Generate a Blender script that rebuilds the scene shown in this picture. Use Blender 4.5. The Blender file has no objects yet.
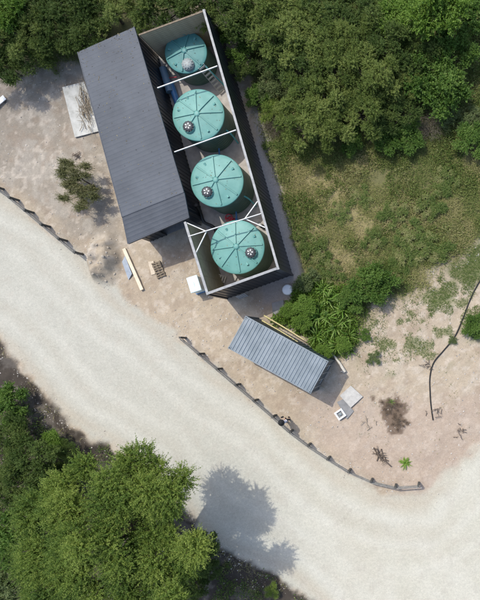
import bpy, math, random
import numpy as np
from mathutils import Vector, Matrix

# ------------------------------------------------------------------ camera, sky, sun, exposure
F_PX, CAM_H, NU, NV = 573.0, 39.6, 430.0, 340.0     # focal length and nadir point measured in the 480x600 photograph
SC = bpy.context.scene
COL = SC.collection
cam_d = bpy.data.cameras.new('camera'); cam = bpy.data.objects.new('camera', cam_d); COL.objects.link(cam)
cam.location = (0, 0, CAM_H); cam.rotation_euler = (0, 0, 0)
cam_d.sensor_fit = 'VERTICAL'; cam_d.sensor_height = 24.0; cam_d.lens = 24.0 * F_PX / 600.0
cam_d.shift_x = -(NU - 240) / 600.0; cam_d.shift_y = (NV - 300) / 600.0
cam_d.clip_end = 3000
SC.camera = cam
SC.cycles.diffuse_bounces = 8; SC.cycles.max_bounces = 14

SUN_EL = math.radians(60)
SHX, SHY = 0.63, -0.777                              # the way shadows fall on the ground
w = bpy.data.worlds.new('World'); SC.world = w; w.use_nodes = True
wn = w.node_tree.nodes; wl = w.node_tree.links
sky = wn.new('ShaderNodeTexSky'); sky.sky_type = 'NISHITA'; sky.sun_disc = False
sky.sun_elevation = SUN_EL; sky.sun_rotation = math.atan2(-SHX, -SHY)
sky.air_density = 1.0; sky.dust_density = 2.5; sky.ozone_density = 1.0
wl.new(sky.outputs[0], wn['Background'].inputs[0]); wn['Background'].inputs[1].default_value = 0.15
sd = bpy.data.lights.new('sun', 'SUN'); sun = bpy.data.objects.new('sun', sd); COL.objects.link(sun)
sd.energy = 2.0; sd.angle = math.radians(0.55); sd.color = (1.0, 0.965, 0.87)
SUNDIR = Vector((-SHX * math.cos(SUN_EL), -SHY * math.cos(SUN_EL), math.sin(SUN_EL))).normalized()   # towards the sun
sun.rotation_euler = SUNDIR.to_track_quat('Z', 'Y').to_euler(); sun.location = (-40, 40, 60)
SC.view_settings.view_transform = 'Standard'; SC.view_settings.look = 'None'
SC.view_settings.exposure = 0.60; SC.view_settings.gamma = 1.0; SC.view_settings.use_curve_mapping = False

rnd = random.Random(7)
RG = np.random.default_rng(11)

# ------------------------------------------------------------------ helpers
def P(u, v, z=0.0):
    s = (CAM_H - z) / F_PX
    return Vector(((u - NU) * s, (NV - v) * s, z))

def PX(u, v):                                        # ground, numpy
    s = CAM_H / F_PX
    return (np.asarray(u) - NU) * s, (NV - np.asarray(v)) * s

def tag(o, label=None, cat=None, group=None, kind=None):
    if label: o['label'] = label
    if cat: o['category'] = cat
    if group: o['group'] = group
    if kind: o['kind'] = kind
    return o

def empty(name, loc=(0, 0, 0), rz=0.0):
    o = bpy.data.objects.new(name, None); COL.objects.link(o)
    o.location = loc; o.rotation_euler = (0, 0, rz); o.empty_display_size = 0.2
    return o

def link(name, me, parent=None, loc=None, rz=None):
    o = bpy.data.objects.new(name, me); COL.objects.link(o)
    if parent is not None: o.parent = parent
    if loc is not None: o.location = loc
    if rz is not None: o.rotation_euler = (0, 0, rz)
    return o

class MB:
    """collects shapes; build() links them as one mesh object"""
    def __init__(s): s.v = []; s.f = []; s.smooth = []
    def poly(s, verts, faces, smooth=False):
        b = len(s.v); s.v += [tuple(p) for p in verts]
        for f in faces: s.f.append(tuple(i + b for i in f)); s.smooth.append(smooth)
        return s
    def box(s, c, size, rz=0.0, rot=None, bev=0.0):
        c = Vector(c); hx, hy, hz = size[0] / 2, size[1] / 2, size[2] / 2
        M = rot if rot is not None else Matrix.Rotation(rz, 3, 'Z')
        if bev <= 0:
            vs = [c + M @ Vector((x * hx, y * hy, z * hz)) for z in (-1, 1) for y in (-1, 1) for x in (-1, 1)]
            s.poly(vs, [(0, 2, 3, 1), (4, 5, 7, 6), (0, 1, 5, 4), (2, 6, 7, 3), (0, 4, 6, 2), (1, 3, 7, 5)])
        else:
            b = min(bev, hx * .9, hy * .9, hz * .9); vs = []
            for z, i in ((-hz, b), (-hz + b, 0), (hz - b, 0), (hz, b)):
                X, Y = hx - i, hy - i
                for x, y in ((X, -Y + b), (X, Y - b), (X - b, Y), (-X + b, Y), (-X, Y - b), (-X, -Y + b), (-X + b, -Y), (X - b, -Y)): vs.append(c + M @ Vector((x, y, z)))
            fs = []
            for r in range(3):
                for i in range(8):
                    j = (i + 1) % 8; fs.append((r * 8 + i, r * 8 + j, r * 8 + 8 + j, r * 8 + 8 + i))
            fs.append(tuple(range(7, -1, -1))); fs.append(tuple(range(24, 32)))
            s.poly(vs, fs)
        return s
    def bar(s, p, q, w, h, up=(0, 0, 1)):
        p = Vector(p); q = Vector(q); d = q - p; L = d.length; d.normalize()
        u = Vector(up)
        if abs(d.dot(u)) > .98: u = Vector((1, 0, 0))
        sdir = d.cross(u).normalized(); u = sdir.cross(d).normalized()
        M = Matrix((d, sdir, u)).transposed()
        return s.box((p + q) / 2, (L, w, h), rot=M)
    def tube(s, pts, r, n=8, cap=True, smooth=True):
        pts = [Vector(p) for p in pts]; k = len(pts)
        rs = r if isinstance(r, (list, tuple)) else [r] * k
        vs = []; prev = None
        for i, p in enumerate(pts):
            t = (pts[min(i + 1, k - 1)] - pts[max(i - 1, 0)])
            if t.length < 1e-6: t = Vector((0, 0, 1))
            t.normalize()
            a = prev if prev is not None else (Vector((1, 0, 0)) if abs(t.x) < .8 else Vector((0, 1, 0)))
            a = (a - t * a.dot(t))
            if a.length < 1e-4: a = t.orthogonal()
            a.normalize(); prev = a; b = t.cross(a)
            for j in range(n):
                th = 2 * math.pi * j / n; vs.append(p + (a * math.cos(th) + b * math.sin(th)) * rs[i])
        fs = [(i * n + j, i * n + (j + 1) % n, (i + 1) * n + (j + 1) % n, (i + 1) * n + j) for i in range(k - 1) for j in range(n)]
        s.poly(vs, fs, smooth)
        if cap: s.poly(vs[:n], [tuple(range(n - 1, -1, -1))]); s.poly(vs[-n:], [tuple(range(n))])
        return s
    def lathe(s, prof, n=48, c=(0, 0, 0), smooth=True):
        c = Vector(c); vs = []
        for r, z in prof:
            for j in range(n):
                th = 2 * math.pi * j / n; vs.append(c + Vector((r * math.cos(th), r * math.sin(th), z)))
        k = len(prof)
        s.poly(vs, [(i * n + j, i * n + (j + 1) % n, (i + 1) * n + (j + 1) % n, (i + 1) * n + j) for i in range(k - 1) for j in range(n)], smooth)
        if prof[-1][0] > 1e-4: s.poly(vs[-n:], [tuple(range(n))])
        if prof[0][0] > 1e-4: s.poly(vs[:n], [tuple(range(n - 1, -1, -1))])
        return s
    def mesh(s, name, m):
        me = bpy.data.meshes.new(name); me.from_pydata(s.v, [], s.f)
        me.polygons.foreach_set('use_smooth', s.smooth)
        if m: me.materials.append(m)
        me.update(); return me
    def build(s, name, m, parent=None, loc=None, rz=None):
        return link(name, s.mesh(name, m), parent, loc, rz)

# value noise -----------------------------------------------------------------
_perm = np.random.default_rng(5).random((256, 256))
def vnoise(x, y):
    xi = np.floor(x).astype(int); yi = np.floor(y).astype(int); fx = x - xi; fy = y - yi
    fx = fx * fx * (3 - 2 * fx); fy = fy * fy * (3 - 2 * fy)
    g = lambda a, b: _perm[a & 255, b & 255]
    return (g(xi, yi) * (1 - fx) + g(xi + 1, yi) * fx) * (1 - fy) + (g(xi, yi + 1) * (1 - fx) + g(xi + 1, yi + 1) * fx) * fy
def fbm(x, y, sc, o=4, seed=0):
    x = np.asarray(x) / sc + seed * 17.3; y = np.asarray(y) / sc + seed * 9.1; a = 0; amp = 1; t = 0
    for _ in range(o):
        a = a + vnoise(x, y) * amp; t += amp; amp *= .5; x = x * 2.03 + 3.7; y = y * 2.03 + 1.9
    return a / t
def sdist(x, y, poly):
    """signed distance in metres to a ground polygon given in picture coordinates (negative inside)"""
    pu, pv = PX([p[0] for p in poly], [p[1] for p in poly]); n = len(poly)
    d = np.full(np.shape(x), 1e9); ins = np.zeros(np.shape(x), bool)
    for i in range(n):
        ax, ay, bx, by = pu[i], pv[i], pu[(i + 1) % n], pv[(i + 1) % n]
        ex, ey = bx - ax, by - ay; wx, wy = x - ax, y - ay
        t = np.clip((wx * ex + wy * ey) / (ex * ex + ey * ey + 1e-12), 0, 1)
        d = np.minimum(d, np.hypot(wx - ex * t, wy - ey * t))
        c = ((ay > y) != (by > y)) & (x < (bx - ax) * (y - ay) / (by - ay + 1e-12) + ax)
        ins ^= c
    return np.where(ins, -d, d)
def sstep(a, b, x):
    t = np.clip((x - a) / (b - a), 0, 1); return t * t * (3 - 2 * t)

# ------------------------------------------------------------------ materials
def new_mat(name):
    m = bpy.data.materials.new(name); m.use_nodes = True
    return m, m.node_tree.nodes, m.node_tree.links, m.node_tree.nodes['Principled BSDF']
def mat(name, a, b=None, rough=.6, scale=4.0, detail=6.0, bump=0.0, bscale=40.0, metal=0.0, stretch=None, spec=.5, lo=.35, hi=.65, coord='Object'):
    m, N, L, bs = new_mat(name)
    bs.inputs['Roughness'].default_value = rough; bs.inputs['Metallic'].default_value = metal
    bs.inputs['Specular IOR Level'].default_value = spec
    tc = N.new('ShaderNodeTexCoord' if coord != 'World' else 'ShaderNodeNewGeometry'); vec = tc.outputs[coord if coord != 'World' else 'Position']
    if stretch:
        mp = N.new('ShaderNodeMapping'); mp.inputs['Scale'].default_value = stretch; L.new(vec, mp.inputs[0]); vec = mp.outputs[0]
    if b:
        nz = N.new('ShaderNodeTexNoise'); nz.inputs['Scale'].default_value = scale; nz.inputs['Detail'].default_value = detail; nz.inputs['Roughness'].default_value = .65
        L.new(vec, nz.inputs['Vector'])
        cr = N.new('ShaderNodeValToRGB'); cr.color_ramp.elements[0].position = lo; cr.color_ramp.elements[1].position = hi
        cr.color_ramp.elements[0].color = (*a, 1); cr.color_ramp.elements[1].color = (*b, 1)
        L.new(nz.outputs[0], cr.inputs[0]); L.new(cr.outputs[0], bs.inputs['Base Color'])
    else: bs.inputs['Base Color'].default_value = (*a, 1)
    if bump:
        n2 = N.new('ShaderNodeTexNoise'); n2.inputs['Scale'].default_value = bscale; n2.inputs['Detail'].default_value = 4; L.new(vec, n2.inputs['Vector'])
        bp = N.new('ShaderNodeBump'); bp.inputs['Strength'].default_value = bump; bp.inputs['Distance'].default_value = .02
        L.new(n2.outputs[0], bp.inputs['Height']); L.new(bp.outputs[0], bs.inputs['Normal'])
    return m

def ground_mat(name):
    """soil colours come from the 'soil' attribute; grain and small stones from noise"""
    m, N, L, bs = new_mat(name); bs.inputs['Roughness'].default_value = .95; bs.inputs['Specular IOR Level'].default_value = .15
    at = N.new('ShaderNodeAttribute'); at.attribute_name = 'soil'
    tc = N.new('ShaderNodeTexCoord')
    def noise(sc, det, lo, hi):
        nz = N.new('ShaderNodeTexNoise'); nz.inputs['Scale'].default_value = sc; nz.inputs['Detail'].default_value = det; nz.inputs['Roughness'].default_value = .7
        L.new(tc.outputs['Object'], nz.inputs['Vector'])
        mr = N.new('ShaderNodeMapRange'); mr.inputs[1].default_value = .25; mr.inputs[2].default_value = .75; mr.inputs[3].default_value = lo; mr.inputs[4].default_value = hi
        L.new(nz.outputs[0], mr.inputs[0]); return nz, mr
    n1, r1 = noise(5.0, 9, .89, 1.11); n2, r2 = noise(.9, 5, .94, 1.05)
    mul = N.new('ShaderNodeMath'); mul.operation = 'MULTIPLY'; L.new(r1.outputs[0], mul.inputs[0]); L.new(r2.outputs[0], mul.inputs[1])
    vm = N.new('ShaderNodeVectorMath'); vm.operation = 'SCALE'; L.new(at.outputs['Color'], vm.inputs[0]); L.new(mul.outputs[0], vm.inputs['Scale'])
    vo = N.new('ShaderNodeTexVoronoi'); vo.inputs['Scale'].default_value = 13; L.new(tc.outputs['Object'], vo.inputs['Vector'])
    sep = N.new('ShaderNodeSeparateColor'); L.new(vo.outputs['Color'], sep.inputs[0])
    mr = N.new('ShaderNodeMapRange'); mr.inputs[1].default_value = 0; mr.inputs[2].default_value = 1; mr.inputs[3].default_value = .94; mr.inputs[4].default_value = 1.05
    L.new(sep.outputs[0], mr.inputs[0])
    vm2 = N.new('ShaderNodeVectorMath'); vm2.operation = 'SCALE'; L.new(vm.outputs[0], vm2.inputs[0]); L.new(mr.outputs[0], vm2.inputs['Scale'])
    sp, sr = noise(17.0, 3, 0, 1); st_ = N.new('ShaderNodeMapRange'); st_.inputs[1].default_value = .60; st_.inputs[2].default_value = .70; st_.inputs[3].default_value = 1.0; st_.inputs[4].default_value = .70
    L.new(sp.outputs[0], st_.inputs[0]); vm3 = N.new('ShaderNodeVectorMath'); vm3.operation = 'SCALE'; L.new(vm2.outputs[0], vm3.inputs[0]); L.new(st_.outputs[0], vm3.inputs['Scale'])
    g1, gr = noise(26.0, 4, .82, 1.18); vm4 = N.new('ShaderNodeVectorMath'); vm4.operation = 'SCALE'; L.new(vm3.outputs[0], vm4.inputs[0]); L.new(gr.outputs[0], vm4.inputs['Scale'])
    L.new(vm4.outputs[0], bs.inputs['Base Color'])
    bp = N.new('ShaderNodeBump'); bp.inputs['Strength'].default_value = .4; bp.inputs['Distance'].default_value = .04
    L.new(n1.outputs[0], bp.inputs['Height']); L.new(bp.outputs[0], bs.inputs['Normal'])
    return m

def leaf_mat(name, c0, c1, c2, trans=.25, rough=.55):
    m, N, L, bs = new_mat(name); bs.inputs['Roughness'].default_value = rough; bs.inputs['Specular IOR Level'].default_value = .3
    at = N.new('ShaderNodeAttribute'); at.attribute_name = 'tint'
    cr = N.new('ShaderNodeValToRGB'); e = cr.color_ramp.elements
    e[0].position = 0; e[0].color = (*c0, 1); e[1].position = 1; e[1].color = (*c2, 1)
    k = e.new(.5); k.color = (*c1, 1)
    L.new(at.outputs['Fac'], cr.inputs[0]); L.new(cr.outputs[0], bs.inputs['Base Color'])
    tr = N.new('ShaderNodeBsdfTranslucent'); L.new(cr.outputs[0], tr.inputs[0])
    mx = N.new('ShaderNodeMixShader'); mx.inputs[0].default_value = trans
    L.new(bs.outputs[0], mx.inputs[1]); L.new(tr.outputs[0], mx.inputs[2]); L.new(mx.outputs[0], N['Material Output'].inputs[0])
    return m

M = {}
M['ground'] = ground_mat('soil_and_gravel')
M['roof'] = mat('slate_grey_roof_paint', (.042, .051, .067), (.076, .088, .109), .62, .45, bump=.15, bscale=5, lo=.3, hi=.7, stretch=(1, 1, 1))
M['roof2'] = mat('slate_grey_front_roof_paint', (.040, .048, .063), (.064, .074, .092), .64, .8, bump=.1, bscale=6)
M['black'] = mat('black_cladding_paint', (.012, .015, .020), (.020, .025, .032), .35, 2)
M['cap'] = mat('pale_grey_capping', (.22, .225, .23), (.36, .365, .365), .55, 3)
M['white_steel'] = mat('white_painted_steel', (.46, .46, .44), (.62, .62, .60), .5, 6)
M['board'] = mat('weathered_lining_board', (.30, .24, .155), (.46, .38, .26), .8, 3, stretch=(1, 1, 9), bump=.2)
M['ply'] = mat('olive_plywood_lining', (.24, .205, .125), (.33, .285, .185), .8, 2, stretch=(1, 1, 3), bump=.1)
M['slab'] = mat('tank_yard_concrete', (.34, .31, .285), (.47, .44, .41), .9, 2.2, bump=.2)
M['conc'] = mat('grey_concrete', (.40, .385, .36), (.54, .52, .48), .9, 3, bump=.2)
M['dconc'] = mat('dark_concrete', (.20, .20, .20), (.27, .265, .26), .9, 3, bump=.2)
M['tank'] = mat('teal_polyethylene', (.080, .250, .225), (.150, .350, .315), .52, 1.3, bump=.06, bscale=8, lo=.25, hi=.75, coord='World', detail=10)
M['tank_b'] = mat('teal_polyethylene_dimmed', (.055, .200, .200), (.090, .270, .262), .5, 1.4, bump=.05, bscale=8, coord='World', detail=10)  # teal darkened to hold the cloud's dimming of the smaller tank
M['tank_side'] = mat('shade_toned_tank_wall', (.075, .135, .110), (.10, .17, .14), .5, 1.2)  # tank walls darker than the lids: their shaded look is in the colour
M['hatch'] = mat('dark_grey_hatch', (.035, .040, .045), (.06, .065, .07), .5, 9)
M['hatch_lt'] = mat('grey_hatch', (.20, .24, .25), (.34, .38, .38), .5, 14)
M['tub'] = mat('pale_aqua_plastic', (.56, .70, .71), (.68, .80, .80), .4, 3)
M['wht'] = mat('white_plastic', (.74, .76, .76), (.84, .86, .86), .4, 3)
M['pipe_b'] = mat('blue_pipe', (.045, .16, .36), (.07, .21, .43), .45, 3)
M['pipe_lb'] = mat('faded_blue_pipe', (.12, .22, .33), (.17, .28, .38), .5, 3)
M['pipe_t'] = mat('teal_pipe', (.08, .40, .44), (.12, .48, .52), .45, 3)
M['pipe_k'] = mat('black_pipe', (.012, .012, .013), (.02, .02, .021), .5, 3)
M['red'] = mat('red_paint', (.45, .03, .05), (.58, .05, .08), .5, 6)
M['galv'] = mat('galvanised_steel', (.42, .43, .42), (.55, .56, .55), .45, 7, metal=.35)
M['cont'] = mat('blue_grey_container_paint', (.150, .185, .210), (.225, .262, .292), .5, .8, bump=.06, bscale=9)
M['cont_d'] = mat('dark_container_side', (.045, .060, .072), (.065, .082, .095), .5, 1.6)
M['rub'] = mat('black_rubber', (.012, .012, .012), None, .7)
M['post'] = mat('grey_weathered_timber', (.17, .165, .15), (.28, .27, .245), .85, 5, stretch=(1, 1, 6), bump=.2)
M['postd'] = mat('dark_fence_post', (.055, .055, .05), (.10, .10, .09), .85, 6, bump=.2)
M['pine'] = mat('pale_sawn_timber', (.62, .52, .38), (.74, .64, .49), .7, 4, bump=.1)
M['bamboo'] = mat('yellow_bamboo', (.44, .38, .16), (.58, .50, .25), .6, 5)
M['log'] = mat('bleached_branch', (.52, .48, .40), (.68, .63, .54), .85, 9, bump=.3)
M['twig'] = mat('dead_branch', (.20, .165, .12), (.34, .285, .21), .9, 9, bump=.3)
M['dtwig'] = mat('dark_dead_root', (.085, .065, .05), (.15, .115, .09), .9, 9, bump=.3)
M['crate'] = mat('brown_pallet_wood', (.15, .115, .08), (.24, .19, .13), .85, 6, bump=.2)
M['tan_b'] = mat('tan_board', (.52, .43, .32), (.62, .53, .41), .8, 4)
M['tin'] = mat('blue_grey_sheet_metal', (.27, .31, .36), (.36, .40, .45), .5, 3, metal=.2)
M['panel'] = mat('greyish_white_panel', (.36, .36, .33), (.52, .52, .49), .7, 2.2, lo=.3, hi=.6)  # white mottled with grey
M['bark'] = mat('bark', (.075, .058, .042), (.14, .115, .085), .9, 8, stretch=(1, 1, .3), bump=.4)
M['rock'] = mat('limestone_rubble', (.38, .33, .265), (.50, .45, .37), .95, 5, bump=.5)
M['pebble'] = mat('pebbles', (.17, .145, .12), (.62, .58, .52), .95, 9, detail=2, lo=.3, hi=.62)
M['cloth_w'] = mat('pale_grey_cotton', (.50, .50, .56), (.60, .60, .66), .9, 20)
M['cloth_k'] = mat('dark_trousers', (.020, .021, .026), (.03, .031, .037), .9, 20)
M['hat'] = mat('black_felt', (.010, .010, .011), (.017, .017, .018), .9, 20)
M['skin'] = mat('skin', (.50, .30, .21), None, .55)
M['hair'] = mat('dark_hair', (.02, .014, .010), None, .6)
M['lf_olive'] = leaf_mat('olive_scrub_leaf', (0.082, 0.130, 0.027), (0.192, 0.257, 0.060), (0.323, 0.376, 0.112), trans=.45)
M['lf_shrub'] = leaf_mat('brownish_olive_leaf', (.075, .090, .030), (.150, .160, .062), (.240, .225, .105), trans=.35)
M['lf_dark'] = leaf_mat('dark_scrub_leaf', (0.057, 0.104, 0.022), (0.113, 0.172, 0.040), (0.184, 0.242, 0.062), trans=.45)
M['lf_green'] = leaf_mat('mid_green_leaf', (0.058, 0.125, 0.020), (0.118, 0.213, 0.037), (0.196, 0.297, 0.066), trans=.42)
M['lf_tree'] = leaf_mat('feathery_green_leaf', (0.074, 0.137, 0.027), (0.187, 0.273, 0.050), (0.336, 0.410, 0.093), trans=.45)
M['lf_lime'] = leaf_mat('lime_leaf', (0.090, 0.172, 0.022), (0.168, 0.282, 0.042), (0.252, 0.368, 0.077), trans=.42)
M['lf_grey'] = leaf_mat('grey_green_leaf', (.095, .142, .045), (.165, .218, .080), (.250, .295, .130), trans=.4)
M['lf_frond'] = leaf_mat('strap_leaf', (0.077, 0.174, 0.022), (0.154, 0.282, 0.046), (0.286, 0.384, 0.105), trans=.35)
M['lf_dead'] = leaf_mat('dry_twig', (.085, .072, .050), (.150, .130, .095), (.235, .205, .155), trans=.05, rough=.9)
M['lf_brown'] = leaf_mat('withered_leaf', (.090, .062, .042), (.150, .108, .075), (.220, .165, .115), trans=.05, rough=.9)
M['cover'] = leaf_mat('low_ground_cover_leaf', (0.079, 0.146, 0.026), (0.193, 0.246, 0.064), (0.380, 0.366, 0.165), trans=.35)
M['grass'] = leaf_mat('meadow_grass', (0.092, 0.157, 0.032), (0.254, 0.259, 0.089), (0.475, 0.405, 0.215), trans=.35, rough=.8)

# ------------------------------------------------------------------ the ground and the road
ROAD = [(-120, 95), (0, 191), (30, 216), (60, 240), (90, 263), (125, 298), (150, 315), (180, 340), (218, 371), (254, 402), (290, 433), (329, 463), (350, 477), (372, 487), (396, 494), (426, 496),
        (448, 474), (480, 442), (560, 400), (700, 380), (700, 760), (300, 760), (318, 610), (300, 592), (270, 572), (236, 556), (205, 535), (186, 512), (150, 470), (112, 448), (76, 428), (50, 398), (32, 378), (0, 338), (-120, 280)]
SCRUB = [(255, 60), (268, 130), (282, 190), (297, 262), (300, 300), (330, 345), (352, 352), (372, 322), (392, 300), (425, 285), (455, 262), (480, 246), (620, 190), (620, -200), (-200, -200), (-200, 90), (0, 78), (40, 70), (80, 62), (140, 30), (205, -5), (240, 20)]
STRAW = [(272, 160), (300, 150), (352, 172), (372, 215), (350, 255), (308, 268), (290, 230)]
LITTER = [(-200, 300), (0, 338), (32, 378), (50, 398), (76, 428), (112, 448), (150, 470), (186, 512), (205, 535), (236, 556), (270, 572), (300, 592), (318, 610), (300, 760), (-200, 760)]
GREYYARD = [(-150, 40), (100, 60), (96, 110), (112, 170), (124, 240), (92, 250), (40, 215), (0, 185), (-150, 100)]
FRONT_SHADE = [(245, 285), (300, 275), (308, 300), (262, 318)]  # front wall's shadow zone, browned into the soil colour
BROWN = [(376, 398), (392, 394), (406, 405), (408, 420), (400, 434), (391, 430), (386, 416)]
GREENS = [[(424, 300), (440, 282), (458, 288), (452, 308), (432, 312)], [(448, 272), (486, 240), (500, 262), (468, 292)], [(462, 318), (500, 290), (500, 340), (470, 342)]]
WALL_SHADE = [(254, 110), (262, 112), (299, 262), (303, 290), (290, 300), (262, 306)]  # side wall's cast shade, painted as a grey strip of soil

nx, ny = 452, 520
gx = np.linspace(-41, 13.2, nx); gy = np.linspace(-28.5, 34, ny)
GX, GY = np.meshgrid(gx, gy)
def wob(seed, a, sc=1.3): return (fbm(GX, GY, sc, 4, seed) - .5) * a
d_road = sdist(GX, GY, ROAD) + wob(1, 1.0, .8) + wob(2, .7, 3)
d_scrub = sdist(GX, GY, SCRUB) + wob(3, 3.0, 2)
d_lit = sdist(GX, GY, LITTER) + wob(4, 1.2, .8)
d_grey = sdist(GX, GY, GREYYARD) + wob(5, 3.0, 2.5)
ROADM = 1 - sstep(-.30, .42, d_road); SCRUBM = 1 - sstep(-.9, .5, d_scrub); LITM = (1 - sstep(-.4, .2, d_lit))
def c(*a): return np.array(a)
soil = np.empty((ny, nx, 3)); soil[:] = c(.405, .335, .250)
def blend(mask, col): 
    global soil
    soil = soil * (1 - mask[..., None]) + mask[..., None] * col
blend(sstep(.42, .66, fbm(GX, GY, 2.6, 5, 8)) * .55, c(.335, .267, .196))
blend(sstep(.52, .70, fbm(GX, GY, 1.1, 5, 9)) * .5, c(.465, .405, .325))
blend((1 - sstep(-1.2, .8, d_grey)), c(.285, .248, .200))
blend((1 - sstep(-1.2, .8, d_grey)) * sstep(.50, .62, fbm(GX, GY, .9, 5, 31)) * .6, c(.365, .33, .28))
blend((1 - ROADM) * sstep(.55, .68, fbm(GX, GY, .55, 4, 33)) * .35, c(.27, .205, .15))
blend((1 - ROADM) * sstep(.60, .70, fbm(GX, GY, .30, 3, 34)) * .4, c(.56, .49, .41))
blend((1 - sstep(-.6, 1.2, sdist(GX, GY, [(300, 400), (480, 400), (480, 450), (430, 490), (340, 465)]) + wob(41, 2, 1.5))) * .55, c(.40, .315, .255))
blend(SCRUBM, c(.150, .145, .066))
blend(SCRUBM * (1 - sstep(-.8, 1.2, sdist(GX, GY, STRAW) + wob(6, 3, 1.5))) * .7, c(.33, .275, .145))
for i, g in enumerate(GREENS): blend((1 - sstep(-.5, .4, sdist(GX, GY, g) + wob(20 + i, 1.4, .8))) * .8, c(.085, .115, .03))
blend(sstep(.56, .68, fbm(GX, GY, .7, 4, 13)) * (1 - sstep(-1.0, 1.8, sdist(GX, GY, [(352, 345), (430, 285), (480, 250), (480, 340), (400, 372)]))) * .7, c(.17, .18, .085))
blend((1 - sstep(-.12, .12, sdist(GX, GY, BROWN) + wob(10, 1.3, .45))) * .9, c(.150, .108, .078))
blend((1 - sstep(-.3, .3, sdist(GX, GY, WALL_SHADE) + wob(11, .5, .6))) * .9, c(.33, .315, .30))
blend((1 - sstep(-.4, .4, sdist(GX, GY, FRONT_SHADE) + wob(12, 1.2, .8))) * .5, c(.27, .205, .155))
road_c = np.empty_like(soil); road_c[:] = c(.475, .455, .378)
ru = (GX * .72 - GY * .69); rv = GX * .69 + GY * .72          # along / across the lane
trk = fbm(ru, rv * 4.5, 9, 4, 14)
m_ = sstep(.45, .62, trk)[..., None] * .55; road_c = road_c * (1 - m_) + m_ * c(.515, .497, .425)
m_ = sstep(.52, .68, fbm(GX, GY, 2.2, 5, 15))[..., None] * .30; road_c = road_c * (1 - m_) + m_ * c(.435, .400, .322)
m_ = ((1 - sstep(-18, -6, GX)) * .7)[..., None]; road_c = road_c * (1 - m_) + m_ * c(.405, .395, .342)  # left end greyer, with the cloud's dimming painted in
dr = -sdist(GX, GY, ROAD) + (fbm(GX, GY, 5, 3, 35) - .5) * 1.6            # metres in from the road edge: compacted wheel tracks follow it
for tr_, wd_, k_, cl_ in ((1.5, .36, .40, (.53, .515, .45)), (3.1, .38, .38, (.535, .52, .455)), (2.3, .4, .26, (.42, .385, .315)), (4.9, .36, .28, (.53, .515, .45)), (6.5, .4, .24, (.525, .51, .445)), (.45, .4, .45, (.41, .35, .27))):
    m_ = (np.exp(-((dr - tr_) / wd_) ** 2) * k_ * sstep(.22, .52, fbm(ru, rv * 2, 4.0, 4, 36 + int(tr_ * 7))))[..., None]; road_c = road_c * (1 - m_) + m_ * c(*cl_)
m_ = (sstep(.60, .72, fbm(GX, GY, .5, 4, 37)) * .30)[..., None]; road_c = road_c * (1 - m_) + m_ * c(.42, .385, .325)
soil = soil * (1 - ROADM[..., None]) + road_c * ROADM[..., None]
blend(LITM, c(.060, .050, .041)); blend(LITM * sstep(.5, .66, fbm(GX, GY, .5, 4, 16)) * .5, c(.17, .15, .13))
SOIL_EDGE = 1 - sstep(0, 1.2, np.abs(d_road))
gz = (fbm(GX, GY, 3.0, 4, 17) - .5) * .16 * (1 - ROADM) + (fbm(GX, GY, .45, 3, 18) - .5) * (.075 * (1 - ROADM) + .018)
gz -= LITM * np.clip(-d_lit, 0, 4) * .22                            # the bank drops away below the road
mu, mv = PX(104, 259); rr = np.hypot((GX - mu) / 1.05, (GY - mv) / 1.75)
MOUND = sstep(0, .75, 1.22 - rr + wob(48, .35, .8))
gz += MOUND * (.70 + 1.7 * (fbm(GX, GY, .9, 4, 19) - .45))
blend(np.clip(MOUND * 1.8, 0, 1) * .9, c(.375, .318, .245)); blend(np.clip(MOUND * 2, 0, 1) * sstep(.48, .60, fbm(GX, GY, .6, 4, 38)) * .45, c(.32, .265, .20)); blend(np.clip(MOUND * 2, 0, 1) * sstep(.54, .64, fbm(GX, GY, .5, 4, 39)) * .6, c(.50, .45, .385))
# level under the buildings and the container
for quad in ([(100, 60), (150, 40), (215, 30), (300, 282), (225, 310), (205, 245), (150, 262)], [(232, 350), (255, 315), (336, 360), (320, 395)]):
    f_ = 1 - sstep(0, .8, sdist(GX, GY, quad)); gz = gz * (1 - f_) - .02 * f_
def ground_z(x, y):
    i = np.clip(((np.asarray(x) - gx[0]) / (gx[1] - gx[0])), 0, nx - 1.001); j = np.clip(((np.asarray(y) - gy[0]) / (gy[1] - gy[0])), 0, ny - 1.001)
    a = i.astype(int); b = j.astype(int); fa = i - a; fb = j - b
    return (gz[b, a] * (1 - fa) + gz[b, a + 1] * fa) * (1 - fb) + (gz[b + 1, a] * (1 - fa) + gz[b + 1, a + 1] * fa) * fb
def G(u, v, dz=0.0):
    p = P(u, v, 0); p.z = float(ground_z(p.x, p.y)) + dz; return p

def fast_mesh(name, verts, quads, mats, smooth=True):
    me = bpy.data.meshes.new(name); nv, nf = len(verts), len(quads); k = quads.shape[1]
    me.vertices.add(nv); me.vertices.foreach_set('co', np.ascontiguousarray(verts, np.float32).ravel())
    me.loops.add(nf * k); me.loops.foreach_set('vertex_index', np.ascontiguousarray(quads, np.int32).ravel())
    me.polygons.add(nf); me.polygons.foreach_set('loop_start', np.arange(0, nf * k, k, dtype=np.int32))
    me.polygons.foreach_set('use_smooth', np.full(nf, smooth))
    for m in mats: me.materials.append(m)
    me.update(calc_edges=True); me.validate(); return me

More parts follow.
